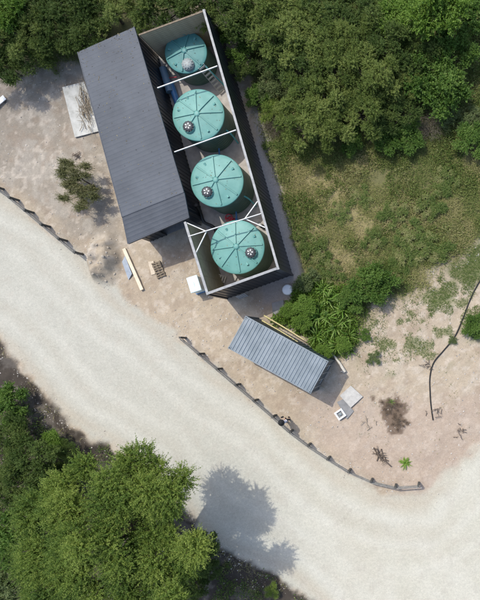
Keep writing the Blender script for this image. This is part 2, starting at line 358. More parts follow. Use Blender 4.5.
idx = np.arange(nx * ny).reshape(ny, nx)
Q = np.stack([idx[:-1, :-1], idx[:-1, 1:], idx[1:, 1:], idx[1:, :-1]], -1).reshape(-1, 4)
rm = (ROADM * (1 - LITM))
on_road = (rm[:-1, :-1] + rm[1:, 1:] > 1.0).ravel()
V = np.stack([GX, GY, gz], -1).reshape(-1, 3)
def ground_piece(name, sel, extra=False):
    q = Q[sel]; used = np.unique(q); remap = np.full(nx * ny, -1); remap[used] = np.arange(len(used))
    me = fast_mesh(name, V[used], remap[q], [M['ground']])
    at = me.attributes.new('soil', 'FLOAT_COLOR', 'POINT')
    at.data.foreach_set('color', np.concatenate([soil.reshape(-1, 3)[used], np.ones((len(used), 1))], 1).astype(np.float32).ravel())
    return tag(link(name, me), kind='structure')
ground_piece('road', on_road); ground_piece('ground', ~on_road)
# the land beyond, out to the horizon, a ring that butts against the fine sheet
mb = MB(); x0, x1, y0, y1 = gx[0], gx[-1], gy[0], gy[-1]; B = 1500
bv = [(x0, y0, -.02), (x1, y0, -.02), (x1, y1, -.02), (x0, y1, -.02), (-B, -B, -.3), (B, -B, -.3), (B, B, -.3), (-B, B, -.3)]
mb.poly(bv, [(4, 5, 1, 0), (5, 6, 2, 1), (6, 7, 3, 2), (7, 4, 0, 3)])
M['far'] = mat('far_scrubland', (.07, .08, .035), (.16, .15, .08), .95, .05)
tag(mb.build('terrain', M['far']), kind='structure')

# loose pebbles over yard and road edge
def pebbles(name, n, sampler, smin, smax):
    base = np.array([(1, 0, 0), (0, 1, 0), (-1, 0, 0), (0, -1, 0), (0, 0, .8), (0, 0, -.8)], float)
    fc = np.array([(0, 1, 4), (1, 2, 4), (2, 3, 4), (3, 0, 4), (1, 0, 5), (2, 1, 5), (3, 2, 5), (0, 3, 5)])
    x, y = sampler(n); n = len(x)
    s = smin + (smax - smin) * RG.random(n) ** 3
    th = RG.random(n) * 6.28; ct, st = np.cos(th), np.sin(th)
    v = base[None] * s[:, None, None] * (.6 + .8 * RG.random((n, 6, 3))) * np.array([1, .75, .6])
    vx = v[..., 0] * ct[:, None] - v[..., 1] * st[:, None]; vy = v[..., 0] * st[:, None] + v[..., 1] * ct[:, None]
    z = ground_z(x, y) + s * .2
    vv = np.stack([vx + x[:, None], vy + y[:, None], v[..., 2] + z[:, None]], -1).reshape(-1, 3)
    ff = (fc[None] + (np.arange(n) * 6)[:, None, None]).reshape(-1, 3)
    return link(name, fast_mesh(name, vv, ff, [M['pebble']], False))
def in_view(n, umin=-30, umax=500, vmin=-20, vmax=620):
    return PX(RG.uniform(umin, umax, n), RG.uniform(vmin, vmax, n))
def at_grid(A, x, y):
    i = np.clip(((x - gx[0]) / (gx[1] - gx[0])).round().astype(int), 0, nx - 1); j = np.clip(((y - gy[0]) / (gy[1] - gy[0])).round().astype(int), 0, ny - 1)
    return A[j, i]
BUILT = [(100, 60), (150, 40), (215, 30), (300, 282), (225, 310), (205, 245), (150, 262)]
def yard_s(n):
    x, y = in_view(n); m = (at_grid(ROADM, x, y) < .5) & (at_grid(SCRUBM, x, y) < .4) & (sdist(x, y, BUILT) > .1) & (fbm(x, y, 1.6, 3, 23) > RG.uniform(.25, .75, n))
    return x[m], y[m]
def road_s(n):
    x, y = in_view(n); m = (at_grid(SOIL_EDGE, x, y) > RG.random(n) * .9 + .1) & (sdist(x, y, BUILT) > .1)
    return x[m], y[m]
tag(pebbles('loose_gravel', 26000, yard_s, .016, .075), 'loose pale pebbles scattered over the bare yard soil', 'gravel', kind='stuff')
tag(pebbles('roadside_gravel', 15000, road_s, .015, .06), 'fine loose gravel thrown to the edges of the road', 'gravel', kind='stuff')

# ------------------------------------------------------------------ the shed
ZL, ZR = 3.05, 3.35                                    # eaves: left low, right high
RA, RB = P(78, 52, ZL), P(134, 27, ZR)                 # back edge of the roof
RC, RD = P(183.5, 192.5, ZR), P(122.5, 217, ZL)        # seam
RE, RF = P(188.5, 217.5, ZR - .22), P(128, 243.5, ZL - .22)   # front edge
shed = empty('shed', (0, 0, 0)); tag(shed, 'long shed with slate grey metal roof beside the row of water tanks', 'shed')
def lerp(a, b, t): return a + (b - a) * t
def roof_sheet(a, b, c_, d, nr, m, parent, name='roof_sheet', th=.035, rib=.005):
    """ribbed sheet; a-b back edge, d-c_ front edge; ribs run from the left eave to the right one"""
    mb = MB(); prof = []
    for i in range(nr):
        for t, h in ((.0, 0), (.45, 0), (.60, rib), (.85, rib)): prof.append(((i + t) / nr, h))
    prof.append((1.0, 0)); vs = []
    for t, h in prof:
        for p, q in ((a, d), (b, c_)):
            o = lerp(p, q, t); vs.append(o + Vector((0, 0, h)))
    k = len(prof); top = len(vs)
    vs += [Vector((v.x, v.y, v.z - th)) for v in vs]
    fs = [(2 * i, 2 * i + 1, 2 * i + 3, 2 * i + 2)[::-1] for i in range(k - 1)] + [(top + 2 * i, top + 2 * i + 1, top + 2 * i + 3, top + 2 * i + 2) for i in range(k - 1)]
    fs += [(2 * i, 2 * i + 2, top + 2 * i + 2, top + 2 * i) for i in range(k - 1)] + [(2 * i + 3, 2 * i + 1, top + 2 * i + 1, top + 2 * i + 3) for i in range(k - 1)]
    fs += [(0, top, top + 1, 1), (2 * k - 2, 2 * k - 1, top + 2 * k - 1, top + 2 * k - 2)]
    mb.poly(vs, fs); return mb.build(name, m, parent)
NS = 13
for i in range(NS):
    t0, t1 = i / NS, (i + 1) / NS
    dz = Vector((0, 0, 0))
    roof_sheet(lerp(RA, RD, t0) + dz, lerp(RB, RC, t0) + dz, lerp(RB, RC, t1) + dz, lerp(RA, RD, t1) + dz, 3, M['roof'], shed)
for i in range(2):
    t0, t1 = i / 2, (i + 1) / 2 - .002; o = Vector((0, 0, -.03))
    roof_sheet(lerp(RD, RF, t0) + o, lerp(RC, RE, t0) + o, lerp(RC, RE, t1) + o, lerp(RD, RF, t1) + o, 3, M['roof2'], shed)
mb = MB()
for a, b in ((RA, RD), (RD + Vector((0, 0, -.05)), RF + Vector((0, 0, -.05)))): mb.bar(a + Vector((-.03, 0, -.06)), b + Vector((-.03, 0, -.06)), .05, .14)
mb.build('gutter', M['roof2'], shed)
mb = MB(); mb.bar(RB + Vector((.02, 0, .0)), RC + Vector((.02, 0, .0)), .05, .12); mb.bar(RC + Vector((.02, 0, -.06)), RE + Vector((.02, 0, -.06)), .05, .12)
mb.build('edge_flashing', M['roof2'], shed)
mb = MB(); mb.bar(RF + Vector((0, 0, -.09)), RE + Vector((0, 0, -.09)), .04, .16); mb.build('fascia', M['roof2'], shed)
def flat(p, z=0.0): return Vector((p.x, p.y, z))
def ribbed_wall(a, b, z0, z1, m, parent, name='cladding_sheet', sheet=.9, pitch=.3, depth=.035, out=1):
    """vertical ribbed cladding from a to b (plan), ribs proud on the side to the right of a->b times out"""
    d = flat(b) - flat(a); Lw = d.length; d.normalize(); nrm = Vector((d.y, -d.x, 0)) * out
    k = max(1, round(Lw / sheet)); sw = Lw / k; np_ = max(1, round(sw / pitch)); pw = sw / np_
    mb = MB(); prof = []
    for i in range(np_):
        for t, h in ((0, 0), (.55, 0), (.68, depth), (.87, depth)): prof.append(((i + t) * pw, h))
    prof.append((sw - .002, 0)); vs = []
    for s_, h in prof:
        for z in (0, z1 - z0): vs.append((s_, -h * out, z))
    n_ = len(prof); back = len(vs)
    vs += [(v[0], .02 * out, v[2]) for v in vs]
    fs = [(2 * i, 2 * i + 2, 2 * i + 3, 2 * i + 1) for i in range(n_ - 1)] + [(back + 2 * i, back + 2 * i + 1, back + 2 * i + 3, back + 2 * i + 2) for i in range(n_ - 1)]
    fs += [(2 * i + 1, 2 * i + 3, back + 2 * i + 3, back + 2 * i + 1) for i in range(n_ - 1)] + [(2 * i + 2, 2 * i, back + 2 * i, back + 2 * i + 2) for i in range(n_ - 1)]
    me = MB().poly(vs, fs).mesh(name, m); rz = math.atan2(d.y, d.x)
    return [link(name, me, parent, (a.x + d.x * sw * i, a.y + d.y * sw * i, z0), rz) for i in range(k)]
# walls: set in a little under the roof
bn = (RB - RA); bn.z = 0; bn.normalize(); ln = (RD - RA); ln.z = 0; ln.normalize()
WA, WB = flat(RA + bn * .18 + ln * .15), flat(RB - bn * .12 + ln * .15)
WF, WE = flat(RF + bn * .18 - ln * .55), flat(RE - bn * .12 - ln * .55)
ribbed_wall(WB, WE, 0, ZR - .42, M['black'], shed, out=-1)
ribbed_wall(WA, WF, 0, ZL - .42, M['black'], shed, out=1)
ribbed_wall(WA, WB, 0, ZL - .1, M['black'], shed, out=-1)
fd = (WE - WF); fl = fd.length; fd.normalize()
ribbed_wall(WF, WF + fd * 1.30, 0, ZL - .45, M['black'], shed, name='front_panel', sheet=1.3)
mb = MB(); mb.box(WE + Vector((-.10, .02, (ZR - .35) / 2)) , (.12, .12, ZR - .35), math.atan2(fd.y, fd.x)); mb.build('corner_post', M['black'], shed)
mb = MB(); mb.bar(WF + Vector((0, 0, ZL - .30)), WE + Vector((0, 0, ZR - .40)), .10, .16); mb.build('lintel', M['black'], shed)
# black roller door leaf standing ajar inside the open bay
ajar = MB(); p0 = WE - fd * .25; ajar.box(p0 - fd * .45 + Vector((.0, -.02, 1.1)) , (.95, .045, 2.2), math.atan2(fd.y, fd.x) - .55)
ajar.build('door', M['black'], shed)
mb = MB()
a_, b_, c_, d_ = WA + ln * .05 + bn * .05, WB + ln * .05 - bn * .05, WE - bn * .05 - ln * .02, WF + bn * .05 - ln * .02
vs = [flat(p, -.12) for p in (a_, b_, c_, d_)] + [flat(p, .03) for p in (a_, b_, c_, d_)]
mb.poly(vs, [(4, 7, 6, 5)[::-1], (0, 1, 5, 4)[::-1], (1, 2, 6, 5)[::-1], (2, 3, 7, 6)[::-1], (3, 0, 4, 7)[::-1]]); mb.build('floor_slab', M['dconc'], shed)

# ------------------------------------------------------------------ the walled tank yard
ZW = 3.6
TL, TR, BR, BL = P(139, 35, ZW), P(204, 11, ZW), P(278, 268, ZW), P(207.5, 293.5, ZW)
LT = P(185, 222, ZW)
encl = empty('tank_yard_wall', (0, 0, 0)); tag(encl, 'tall black ribbed metal wall with pale capping round the water tanks', 'wall')
rd = flat(BR - TR).normalized(); rn = Vector((-rd.y, rd.x, 0))
if rn.x < 0: rn = -rn                                       # outward (right) normal
fdv = flat(BR - BL).normalized(); fn = Vector((fdv.y, -fdv.x, 0))        # outward (front) normal
ribbed_wall(TR + rn * .035, BR + rn * .035, 0, ZW - .05, M['black'], encl, out=-1)
ribbed_wall(BL + fn * .035, BR + fn * .035, 0, ZW - .05, M['black'], encl, out=1)
tdv = flat(TR - TL).normalized()
ribbed_wall(TL - Vector((-tdv.y, tdv.x, 0)) * -.035, TR - Vector((-tdv.y, tdv.x, 0)) * -.035, 0, ZW - .05, M['black'], encl, out=-1)
ldv = flat(BL - LT).normalized(); ln_in = Vector((-ldv.y, ldv.x, 0))      # towards the inside (right)
if ln_in.x < 0: ln_in = -ln_in
ribbed_wall(LT - ln_in * .035, BL - ln_in * .035, 0, ZW - .05, M['black'], encl, out=1)
inb_ = Vector((tdv.y, -tdv.x, 0))
def cap(a, b, w_, m, name='capping'):
    mb = MB(); mb.bar(a, b, w_, .05); return mb.build(name, m, encl)
up = Vector((0, 0, .0))
cap(TR - rd * .10, BR + rd * .10, .145, M['cap']); cap(BL - fdv * .08, BR - fdv * .085, .155, M['cap']); cap(TL, TR - tdv * .085, .10, M['crate']); cap(LT, BL - ldv * .085, .155, M['cap'])
for q_, o_ in ((BR, rn * .045 + fn * .045), (BL, fn * .045 - ln_in * .045), (TR, rn * .045 - inb_ * .045)):
    MB().box(flat(q_ + o_, (ZW - .06) / 2), (.11, .11, ZW - .06), math.atan2(rd.y, rd.x)).build('corner_flashing', M['black'], encl)
# horizontal lining boards on the back wall, inside
inb = Vector((tdv.y, -tdv.x, 0)); nb = 20; bh = (ZW - .1) / nb
bl_len = (flat(TR) - flat(TL)).length
for i in range(nb):
    mbv = MB(); mbv.box((0, 0, 0), (bl_len - .1, .03, bh - .018)); o = mbv.build('lining_board', M['board'], encl, flat((TL + TR) / 2) + inb * (.02 + .006 * rnd.random()) + Vector((0, 0, .06 + bh * (i + .5))), math.atan2(tdv.y, tdv.x))
# plywood lining on the short left wall and inside the front and right walls
def lining(a, b, side, off, m, k):
    d = flat(b - a); Lw = d.length / k; d.normalize(); mbv = MB(); mbv.box((0, 0, 0), (Lw - .012, .018, ZW - .15)); me = mbv.mesh('lining_panel', m)
    for i in range(k): link('lining_panel', me, encl, flat(a) + d * Lw * (i + .5) + side * off + Vector((0, 0, (ZW - .15) / 2 + .03)), math.atan2(d.y, d.x))
lining(LT, BL, ln_in, .03, M['ply'], 4); lining(BL + fdv * .1, BR - fdv * .1, -fn, .03, M['ply'], 4); lining(TR + rd * .1, BR - rd * .1, -rn, .03, M['ply'], 14)
# white beams across the yard
def beam(u0, v0, u1, v1, z=ZW - .0, r=.032):
    mb = MB(); mb.bar(P(u0, v0, z), P(u1, v1, z), r * 1.7, .08); return mb.build('cross_beam', M['white_steel'], encl)
beam(157.5, 88, 217.5, 66); beam(174.5, 152, 236, 130); beam(188.5, 236.5, 261.5, 213.5)
for a in ((185, 222, 206, 231.2), (206.5, 231.5, 195.5, 254), (245, 218.7, 257.5, 201.5), (245.5, 219, 265, 227.5)): beam(*a, z=ZW - .09, r=.035)
# stringer along the shed side
# yard floor
mb = MB(); q = [WB + bn * .06, flat(TR) - tdv * .05 + inb * .05, flat(BR) - rn * .04 - fn * .05, flat(BL) - fn * .05 + ln_in * .02, flat(LT) + ln_in * .04, WE + bn * .06]
vs = [flat(p, -.15) for p in q] + [flat(p, .05) for p in q]; n6 = len(q)
mb.poly(vs, [tuple(range(n6, 2 * n6))[::-1]] + [(i, (i + 1) % n6, n6 + (i + 1) % n6, n6 + i) for i in range(n6)])
tag(mb.build('floor', M['slab']), kind='structure')

# ------------------------------------------------------------------ water tanks
def make_tank(u, v, R, H, hatch_px, rot, label, m, hm, nrib=8, pale_hatch=False):
    z = H; p = P(u, v, z); sc_ = (CAM_H - z) / F_PX
    t = empty('water_tank', (p.x, p.y, .05)); tag(t, label, 'water tank', 'row of teal water tanks')
    prof = [(R * .985, 0), (R, .04)]
    k = 9
    for i in range(k):
        z0 = .06 + (H - .30) * i / k; dzr = (H - .30) / k
        prof += [(R, z0), (R, z0 + dzr * .72), (R * .975, z0 + dzr * .80), (R * .975, z0 + dzr * .92)]
    prof += [(R, H - .22), (R * 1.0, H - .14)]
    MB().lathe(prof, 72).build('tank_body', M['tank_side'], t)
    dome = .26
    def dz(r): return H - .10 + dome * (1 - (r / R) ** 1.25)
    prof = [(R * 1.0, H - .20), (R * 1.018, H - .19), (R * 1.018, H - .115), (R * .99, H - .09)]
    for i in range(1, 9): r = R * (.985 - .985 * i / 8); prof.append((max(r, .0001), dz(r)))
    lid = MB().lathe(prof, 72).build('lid', m, t)
    hx, hy = hatch_px[0] * sc_, -hatch_px[1] * sc_; hr = math.hypot(hx, hy); ha = math.atan2(hy, hx)
    ribs = 0
    for i in range(nrib):
        a = rot + 2 * math.pi * i / nrib
        near = abs((a - ha + math.pi) % (2 * math.pi) - math.pi) < .26
        r1 = R * .95; mbr = MB(); d = Vector((math.cos(a), math.sin(a), 0)); sd_ = Vector((-d.y, d.x, 0))
        segs = [(.12 * R, r1)] if not near else [(.12 * R, hr - .40)]
        for ra, rb in segs:
            n_ = 7; vs = []
            for j in range(n_):
                r = ra + (rb - ra) * j / (n_ - 1); w_ = .038 + .028 * j / (n_ - 1); zz = dz(r)
                for s_, h in ((-w_, -.02), (-w_ * .6, .07), (w_ * .6, .07), (w_, -.02)): vs.append(d * r + sd_ * s_ + Vector((0, 0, zz + h)))
            fs = [(j * 4 + q_, j * 4 + q_ + 1, j * 4 + 5 + q_, j * 4 + 4 + q_)[::-1] for j in range(n_ - 1) for q_ in range(3)]
            fs += [(0, 1, 2, 3), tuple(4 * (n_ - 1) + q_ for q_ in (3, 2, 1, 0))]
            mbr.poly(vs, fs)
        mbr.build('lid_rib', m, lid)
        # lifting lug between ribs
        if i % 2 == 0 or i == 3:
            b = a + math.pi / nrib + .05; r = R * .74; hb = abs((b - ha + math.pi) % (2 * math.pi) - math.pi)
            if hb > .5:
                c0 = Vector((math.cos(b) * r, math.sin(b) * r, dz(r)))
                MB().poly([c0 + Matrix.Rotation(b, 3, 'Z') @ Vector(q_) for q_ in ((-.13, -.055, -.03), (.13, -.075, -.08), (.13, .075, -.08), (-.13, .055, -.03), (.10, -.06, .085), (.10, .06, .085), (-.10, -.045, .005), (-.10, .045, .005))],
                          [(0, 1, 4, 6), (1, 2, 5, 4), (2, 3, 7, 5), (3, 0, 6, 7), (6, 4, 5, 7)]).build('lug', m, lid)
    MB().lathe([(.20 , dz(.2) - .02), (.19, dz(0) + .03), (.10, dz(0) + .05), (.0001, dz(0) + .055)], 24).build('lid_boss', m, lid)
    # screw-down inspection hatch
    z0 = dz(hr); e = MB().lathe([(.40, -.10), (.40, .06), (.36, .09)], 32).build('hatch_ring', m if not pale_hatch else M['hatch_lt'], t, (hx, hy, z0))
    hh = MB().lathe([(.335, .04), (.335, .15), (.30, .19), (.20, .225), (.0001, .24)], 32).build('hatch', hm, t, (hx, hy, z0))
    for j in range(12):
        aa = j * math.pi / 6; MB().box((math.cos(aa) * .345, math.sin(aa) * .345, .11), (.03, .05, .10), aa).build('grip', hm, hh)
    for j in range(5):
        aa = j * 2 * math.pi / 5 + rot; MB().box((math.cos(aa) * .14, math.sin(aa) * .14, .238), (.10, .05, .012), aa).build('vent_slot', M['wht'] if not pale_hatch else M['cap'], hh)
    return t, p
T1, t1p = make_tank(185.5, 52, 1.36, 2.0, (3, 13), .35, 'smaller dimmer teal water tank nearest the back board wall, ladder leaning on it', M['tank_b'], M['hatch_lt'], 6, pale_hatch=True)
T2, t2p = make_tank(198.1, 114.7, 1.655, 2.5, (-8.5, 12.8), .12, 'teal ribbed water tank between the smaller tank and the middle white beam', M['tank'], M['hatch'])
T3, t3p = make_tank(216.8, 180.6, 1.685, 2.5, (-8.5, 12.0), .18, 'teal ribbed water tank next to the red valve, third from the back wall', M['tank'], M['hatch'])
T4, t4p = make_tank(237.3, 247, 1.72, 2.5, (14.2, 6.0), .10, 'teal ribbed water tank in the front corner under the braced white beam', M['tank'], M['hatch'])
# a pipe stub on the smaller tank
MB().tube([(-.10, 1.05, 2.02), (-.12, 1.32, 2.10), (-.14, 1.62, 2.18)], [.17, .12, .05], 10).build('inlet_pipe', M['tank_b'], T1)

# ------------------------------------------------------------------ ladders, pipes and small gear in the tank yard
def ladder(name, p, q, wd, n, label, m):
    t = empty(name, p); tag(t, label, 'ladder'); d = q - p; s = d.cross(Vector((0, 0, 1))).normalized() if abs(d.normalized().z) < .99 else Vector((1, 0, 0))
    for k in (-1, 1):
        mb = MB(); mb.bar(s * k * wd / 2, d + s * k * wd / 2, .04, .075); mb.build('stile', m, t)
    for i in range(n):
        c0 = d * ((i + .5) / n); mb = MB(); mb.bar(c0 - s * (wd / 2 - .02), c0 + s * (wd / 2 - .02), .10, .03, up=d.normalized().cross(s)); mb.build('rung', m, t)
    return t
ladder('ladder', P(223, 92, .07), P(201, 66, 2.12), .44, 8, 'grey metal ladder leaning on the smaller water tank', M['galv'])
ladder('ladder', P(226, 280, .12), P(204, 272.5, .85), .42, 9, 'short pale ladder lying between front wall and front corner tank', M['log'])
def pipe(name, pts, r, m, label, cat='pipe'):
    return tag(MB().tube(pts, r, 10).build(name, m), label, cat)
def soft(pts, n=6):
    out = []; pts = [Vector(p) for p in pts]
    for i in range(len(pts) - 1):
        p0, p1, p2, p3 = pts[max(i - 1, 0)], pts[i], pts[i + 1], pts[min(i + 2, len(pts) - 1)]
        for k in range(n):
            t = k / n; out.append(.5 * ((2 * p1) + (p2 - p0) * t + (2 * p0 - 5 * p1 + 4 * p2 - p3) * t * t + (3 * p1 - p0 - 3 * p2 + p3) * t ** 3))
    return out + [pts[-1]]
pipe('overflow_pipe', soft([P(203, 63, 1.75), P(209, 70, 1.6), P(222, 83, .5), P(226, 88, .12)]), .05, M['pipe_t'], 'thin teal pipe beside the grey ladder on the smaller tank')
pipe('overflow_pipe', soft([P(216, 124, 1.8), P(223, 128, 1.75), P(231, 134, 1.2), P(238, 143, .12)]), .055, M['pipe_t'], 'teal pipe running off the tank by the middle white beam')
pipe('overflow_pipe', soft([P(235, 190.5, 1.8), P(241, 194.5, 1.75), P(249, 199, 1.2), P(256, 206, .12)]), .055, M['pipe_t'], 'teal pipe running off the tank next to the red valve')
def fitting(u, v, label):
    t = empty('pipe_fitting', P(u, v, .05)); tag(t, label, 'pipe')
    MB().tube([(0, 0, 0), (0, 0, .5)], .07, 10).build('riser', M['pipe_b'], t); MB().tube([(0, .0, .45), (-.05, .55, .45)], .06, 10).build('outlet', M['pipe_b'], t)
    MB().lathe([(.10, .40), (.10, .52), (.0001, .54)], 14).build('collar', M['pipe_b'], t)
fitting(222, 158, 'blue outlet pipe behind the tank next to the red valve'); fitting(239, 221, 'blue outlet pipe behind the front corner tank')
pipe('storage_pipe', [P(163, 68, .45), P(170, 92, .45)], .26, M['pipe_lb'], 'wide faded blue pipe lying against the shed wall by the smaller tank')
pipe('storage_pipe', [P(171, 84, .32), P(179, 108, .32)], .21, M['pipe_b'], 'bright blue pipe lying against the shed wall under the back white beam')
pipe('metal_rod', [P(160, 79, .5), P(177, 77, .5)], .03, M['red'], 'thin red rod lying across the blue pipes', 'rod')
pipe('suction_pipe', soft([P(196, 205, 1.5), P(200, 212, .7), P(204, 222, .35), P(212, 226, .32), P(216, 231, .30), P(216, 238, .2)]), .11, M['pipe_k'], 'black bent pipe between shed corner and front corner tank')
pv = P(231, 219, .07); t = empty('red_valve', pv); tag(t, 'red valve on the concrete between the two front tanks', 'valve')
MB().lathe([(.13, 0), (.13, .28), (.09, .32), (.0001, .33)], 16).build('valve_body', M['red'], t)
MB().tube([(.24 * math.cos(a * .5236), .24 * math.sin(a * .5236), .42) for a in range(13)], .035, 6).build('hand_wheel', M['red'], t)
MB().tube([(-.35, .05, .14), (.35, -.05, .14)], .075, 10).build('flange_pipe', M['red'], t)
mb = MB(); mb.bar((-.23, 0, .42), (.23, 0, .42), .03, .03); mb.bar((0, 0, .3), (0, 0, .43), .04, .04); mb.build('spoke', M['red'], t)
pb = P(262, 226, .05); t = empty('pump', pb, -.6); tag(t, 'small dark pump with black hoses beside the front corner tank', 'pump')
MB().box((0, 0, .16), (.55, .26, .28), bev=.05).build('pump_body', M['hatch'], t); MB().tube([(.25, 0, .2), (.55, .08, .22), (.75, .25, .05)], .05, 8).build('hose', M['pipe_k'], t); MB().lathe([(.12, .28), (.12, .44), (.0001, .46)], 16).build('motor', M['galv'], t)

# white tub on a blue base at the corner of the front wall
c0 = P(203.5, 285.5, 0); ang = math.atan2(ldv.y, ldv.x)
t = empty('storage_bin', (c0.x - .22, c0.y, 0), ang); tag(t, 'pale aqua white plastic storage bin on a blue base at the front wall corner', 'bin')
MB().box((0, 0, .10), (1.10, .80, .14), bev=.02).build('base', M['pipe_b'], t)
MB().box((0, 0, .60), (1.02, .70, .86), bev=.07).build('tub', M['tub'], t)
ld = MB().box((0, 0, 1.06), (1.08, .76, .07), bev=.03).build('lid', M['tub'], t)
MB().box((.0, 0, 1.105), (.30, .07, .03), bev=.01).build('handle', M['tub'], ld)
pr = P(243.5, 296, 0); t = empty('wire_rack', (pr.x, pr.y, 0), math.atan2(fdv.y, fdv.x)); tag(t, 'small white wire rack standing against the black front wall', 'rack')
for k in (-.3, .3): MB().tube([(k, -.12, 0), (k, .02, .75)], .02, 6).build('upright', M['white_steel'], t)
for i in range(5): MB().tube([(-.3, -.12 + .14 * (i + .5) / 5, .75 * (i + .5) / 5), (.3, -.12 + .14 * (i + .5) / 5, .75 * (i + .5) / 5)], .016, 6).build('wire', M['white_steel'], t)
for k in (-.15, .0, .15): MB().tube([(k, -.12, .02), (k, .02, .75)], .014, 6).build('wire', M['white_steel'], t)
pc = P(288, 290, 0); t = empty('manhole_cover', (pc.x, pc.y, 0)); tag(t, 'round white cover on the ground off the front corner of the black wall', 'cover')
MB().lathe([(.38, -.05), (.38, .16), (.34, .17)], 36).build('collar', M['conc'], t); MB().lathe([(.345, .14), (.345, .20), (.30, .225), (.0001, .24)], 36).build('cap', M['wht'], t)
def slab(name, quad, z0, th, m, label, cat='slab'):
    q = [P(*a, 0) for a in quad]; mb = MB(); vs = [flat(p, z0) for p in q] + [flat(p, z0 + th) for p in q]
    mb.poly(vs, [(4, 5, 6, 7)[::-1]] + [(i, (i + 1) % 4, 4 + (i + 1) % 4, 4 + i)[::-1] for i in range(4)])
    return tag(mb.build(name, m), label, cat)
slab('concrete_pad', [(272, 303), (283.5, 300), (285, 313), (273, 315)], -.05, .12, M['dconc'], 'square dark concrete pad between the black wall and the shipping container')

# ------------------------------------------------------------------ shipping container
ZC = 2.6
K = [P(246, 316.5, ZC), P(330, 361.5, ZC), P(309, 393.5, ZC), P(227.5, 347.5, ZC)]
cc = sum(K, Vector()) / 4; la = ((K[1] - K[0]) + (K[2] - K[3])) / 2; cl = la.length; sa = ((K[3] - K[0]) + (K[2] - K[1])) / 2; cw = sa.length
cz = math.atan2(la.y, la.x)
ct = empty('shipping_container', (cc.x, cc.y, 0), cz); tag(ct, 'blue grey shipping container with ribbed roof between tank yard and roadside fence', 'container')
def cpart(name, c0, size, m, bev=.0, parent=ct): return MB().box(c0, size, bev=bev).build(name, m, parent)
hl, hw = cl / 2, cw / 2
for sx in (-1, 1):
    for sy in (-1, 1):
        cp = cpart('corner_post', (sx * (hl - .08), sy * (hw - .08), ZC / 2), (.15, .15, ZC - .02), M['cont_d'])
        cpart('corner_casting', (sx * (hl - .085), sy * (hw - .085), ZC - .05), (.19, .18, .12), M['cont'], .015)
        cpart('casting_hole', (sx * (hl - .085), sy * (hw - .085), ZC + .011), (.09, .06, .006), M['rub'])
        cpart('foot_casting', (sx * (hl - .09), sy * (hw - .09), .06), (.18, .17, .12), M['cont_d'], .01)
for sy in (-1, 1):
    cpart('top_rail', (0, sy * (hw - .035), ZC - .07), (cl - .36, .065, .11), M['cont'])
    cpart('bottom_rail', (0, sy * (hw - .035), .12), (cl - .36, .07, .16), M['cont_d'])
for sx in (-1, 1): cpart('end_rail', (sx * (hl - .04), 0, ZC - .07), (.075, cw - .36, .11), M['cont'])
# ribbed roof
nr = 26; prof = []; Lr = cl - .17
for i in range(nr):
    for t_, h in ((0, 0), (.36, 0), (.50, .042), (.86, .042)): prof.append((-Lr / 2 + (i + t_) / nr * Lr, h))
prof.append((Lr / 2, 0)); vs = [(x, y, ZC - .035 + h) for x, h in prof for y in (-hw + .068, hw - .068)]
MB().poly(vs, [(2 * i, 2 * i + 2, 2 * i + 3, 2 * i + 1) for i in range(len(prof) - 1)]).build('roof', M['cont'], ct)
# corrugated sides
def corr_side(y, out, name):
    prof = []; n_ = 22; Ls = cl - .30
    for i in range(n_):
        for t_, h in ((0, 0), (.35, 0), (.5, .035), (.85, .035)): prof.append((-Ls / 2 + (i + t_) / n_ * Ls, h))
    prof.append((Ls / 2, 0)); vs = [(x, y + out * (h - .04), z) for x, h in prof for z in (.19, ZC - .115)]
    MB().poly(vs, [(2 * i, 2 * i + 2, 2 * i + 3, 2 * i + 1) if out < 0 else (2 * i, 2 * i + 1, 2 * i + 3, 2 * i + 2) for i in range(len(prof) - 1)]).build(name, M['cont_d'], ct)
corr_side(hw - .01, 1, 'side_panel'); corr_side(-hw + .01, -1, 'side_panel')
cpart('floor', (0, 0, .15), (cl - .2, cw - .2, .08), M['cont_d'])
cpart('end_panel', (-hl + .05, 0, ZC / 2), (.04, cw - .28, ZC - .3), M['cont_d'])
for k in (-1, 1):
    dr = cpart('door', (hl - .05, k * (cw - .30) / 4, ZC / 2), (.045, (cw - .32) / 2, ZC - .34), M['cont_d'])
    for j in (-.28, .28):
        MB().tube([(hl - .012, k * (cw - .30) / 4 + j, .25), (hl - .012, k * (cw - .30) / 4 + j, ZC - .22)], .018, 8).build('lock_bar', M['galv'], dr)
    cpart('handle', (hl + .0, k * (cw - .30) / 4 + .12, 1.05), (.03, .36, .04), M['galv'], parent=dr)

# ------------------------------------------------------------------ roadside fences
def fence(name, pts, label, h=.95):
    base = G(*pts[0]); t = empty(name, (base.x, base.y, 0)); tag(t, label, 'fence')
    prev = None
    for i, (u, v) in enumerate(pts):
        p = G(u, v) - Vector((base.x, base.y, 0)); lean = Vector((rnd.uniform(-.03, .03), rnd.uniform(-.03, .03), 0)); hh = h + rnd.uniform(-.05, .05)
        MB().bar(p - Vector((0, 0, .25)), p + lean + Vector((0, 0, hh)), .13, .13).build('post', M['postd'], t)
        if prev is not None:
            a, b = prev, p; d = (b - a).normalized(); n_ = Vector((d.y, -d.x, 0))
            if n_.y > 0: n_ = -n_
            for z, wd in ((.80, .13), (.46, .12)):
                jz = rnd.uniform(-.02, .02)
                MB().bar(a + n_ * .10 + Vector((0, 0, z + jz)) + d * .01, b + n_ * .10 + Vector((0, 0, z + rnd.uniform(-.02, .02))) - d * .01, .045, wd).build('rail', M['post'], t)
        prev = p
    return t
fence('roadside_fence', [(-32, 162), (-14, 176), (4, 189.5), (19, 200.5), (34, 213), (50.5, 227), (67, 241), (83, 254.5)], 'timber post and rail fence along the left yard, ending at the rubble mound')
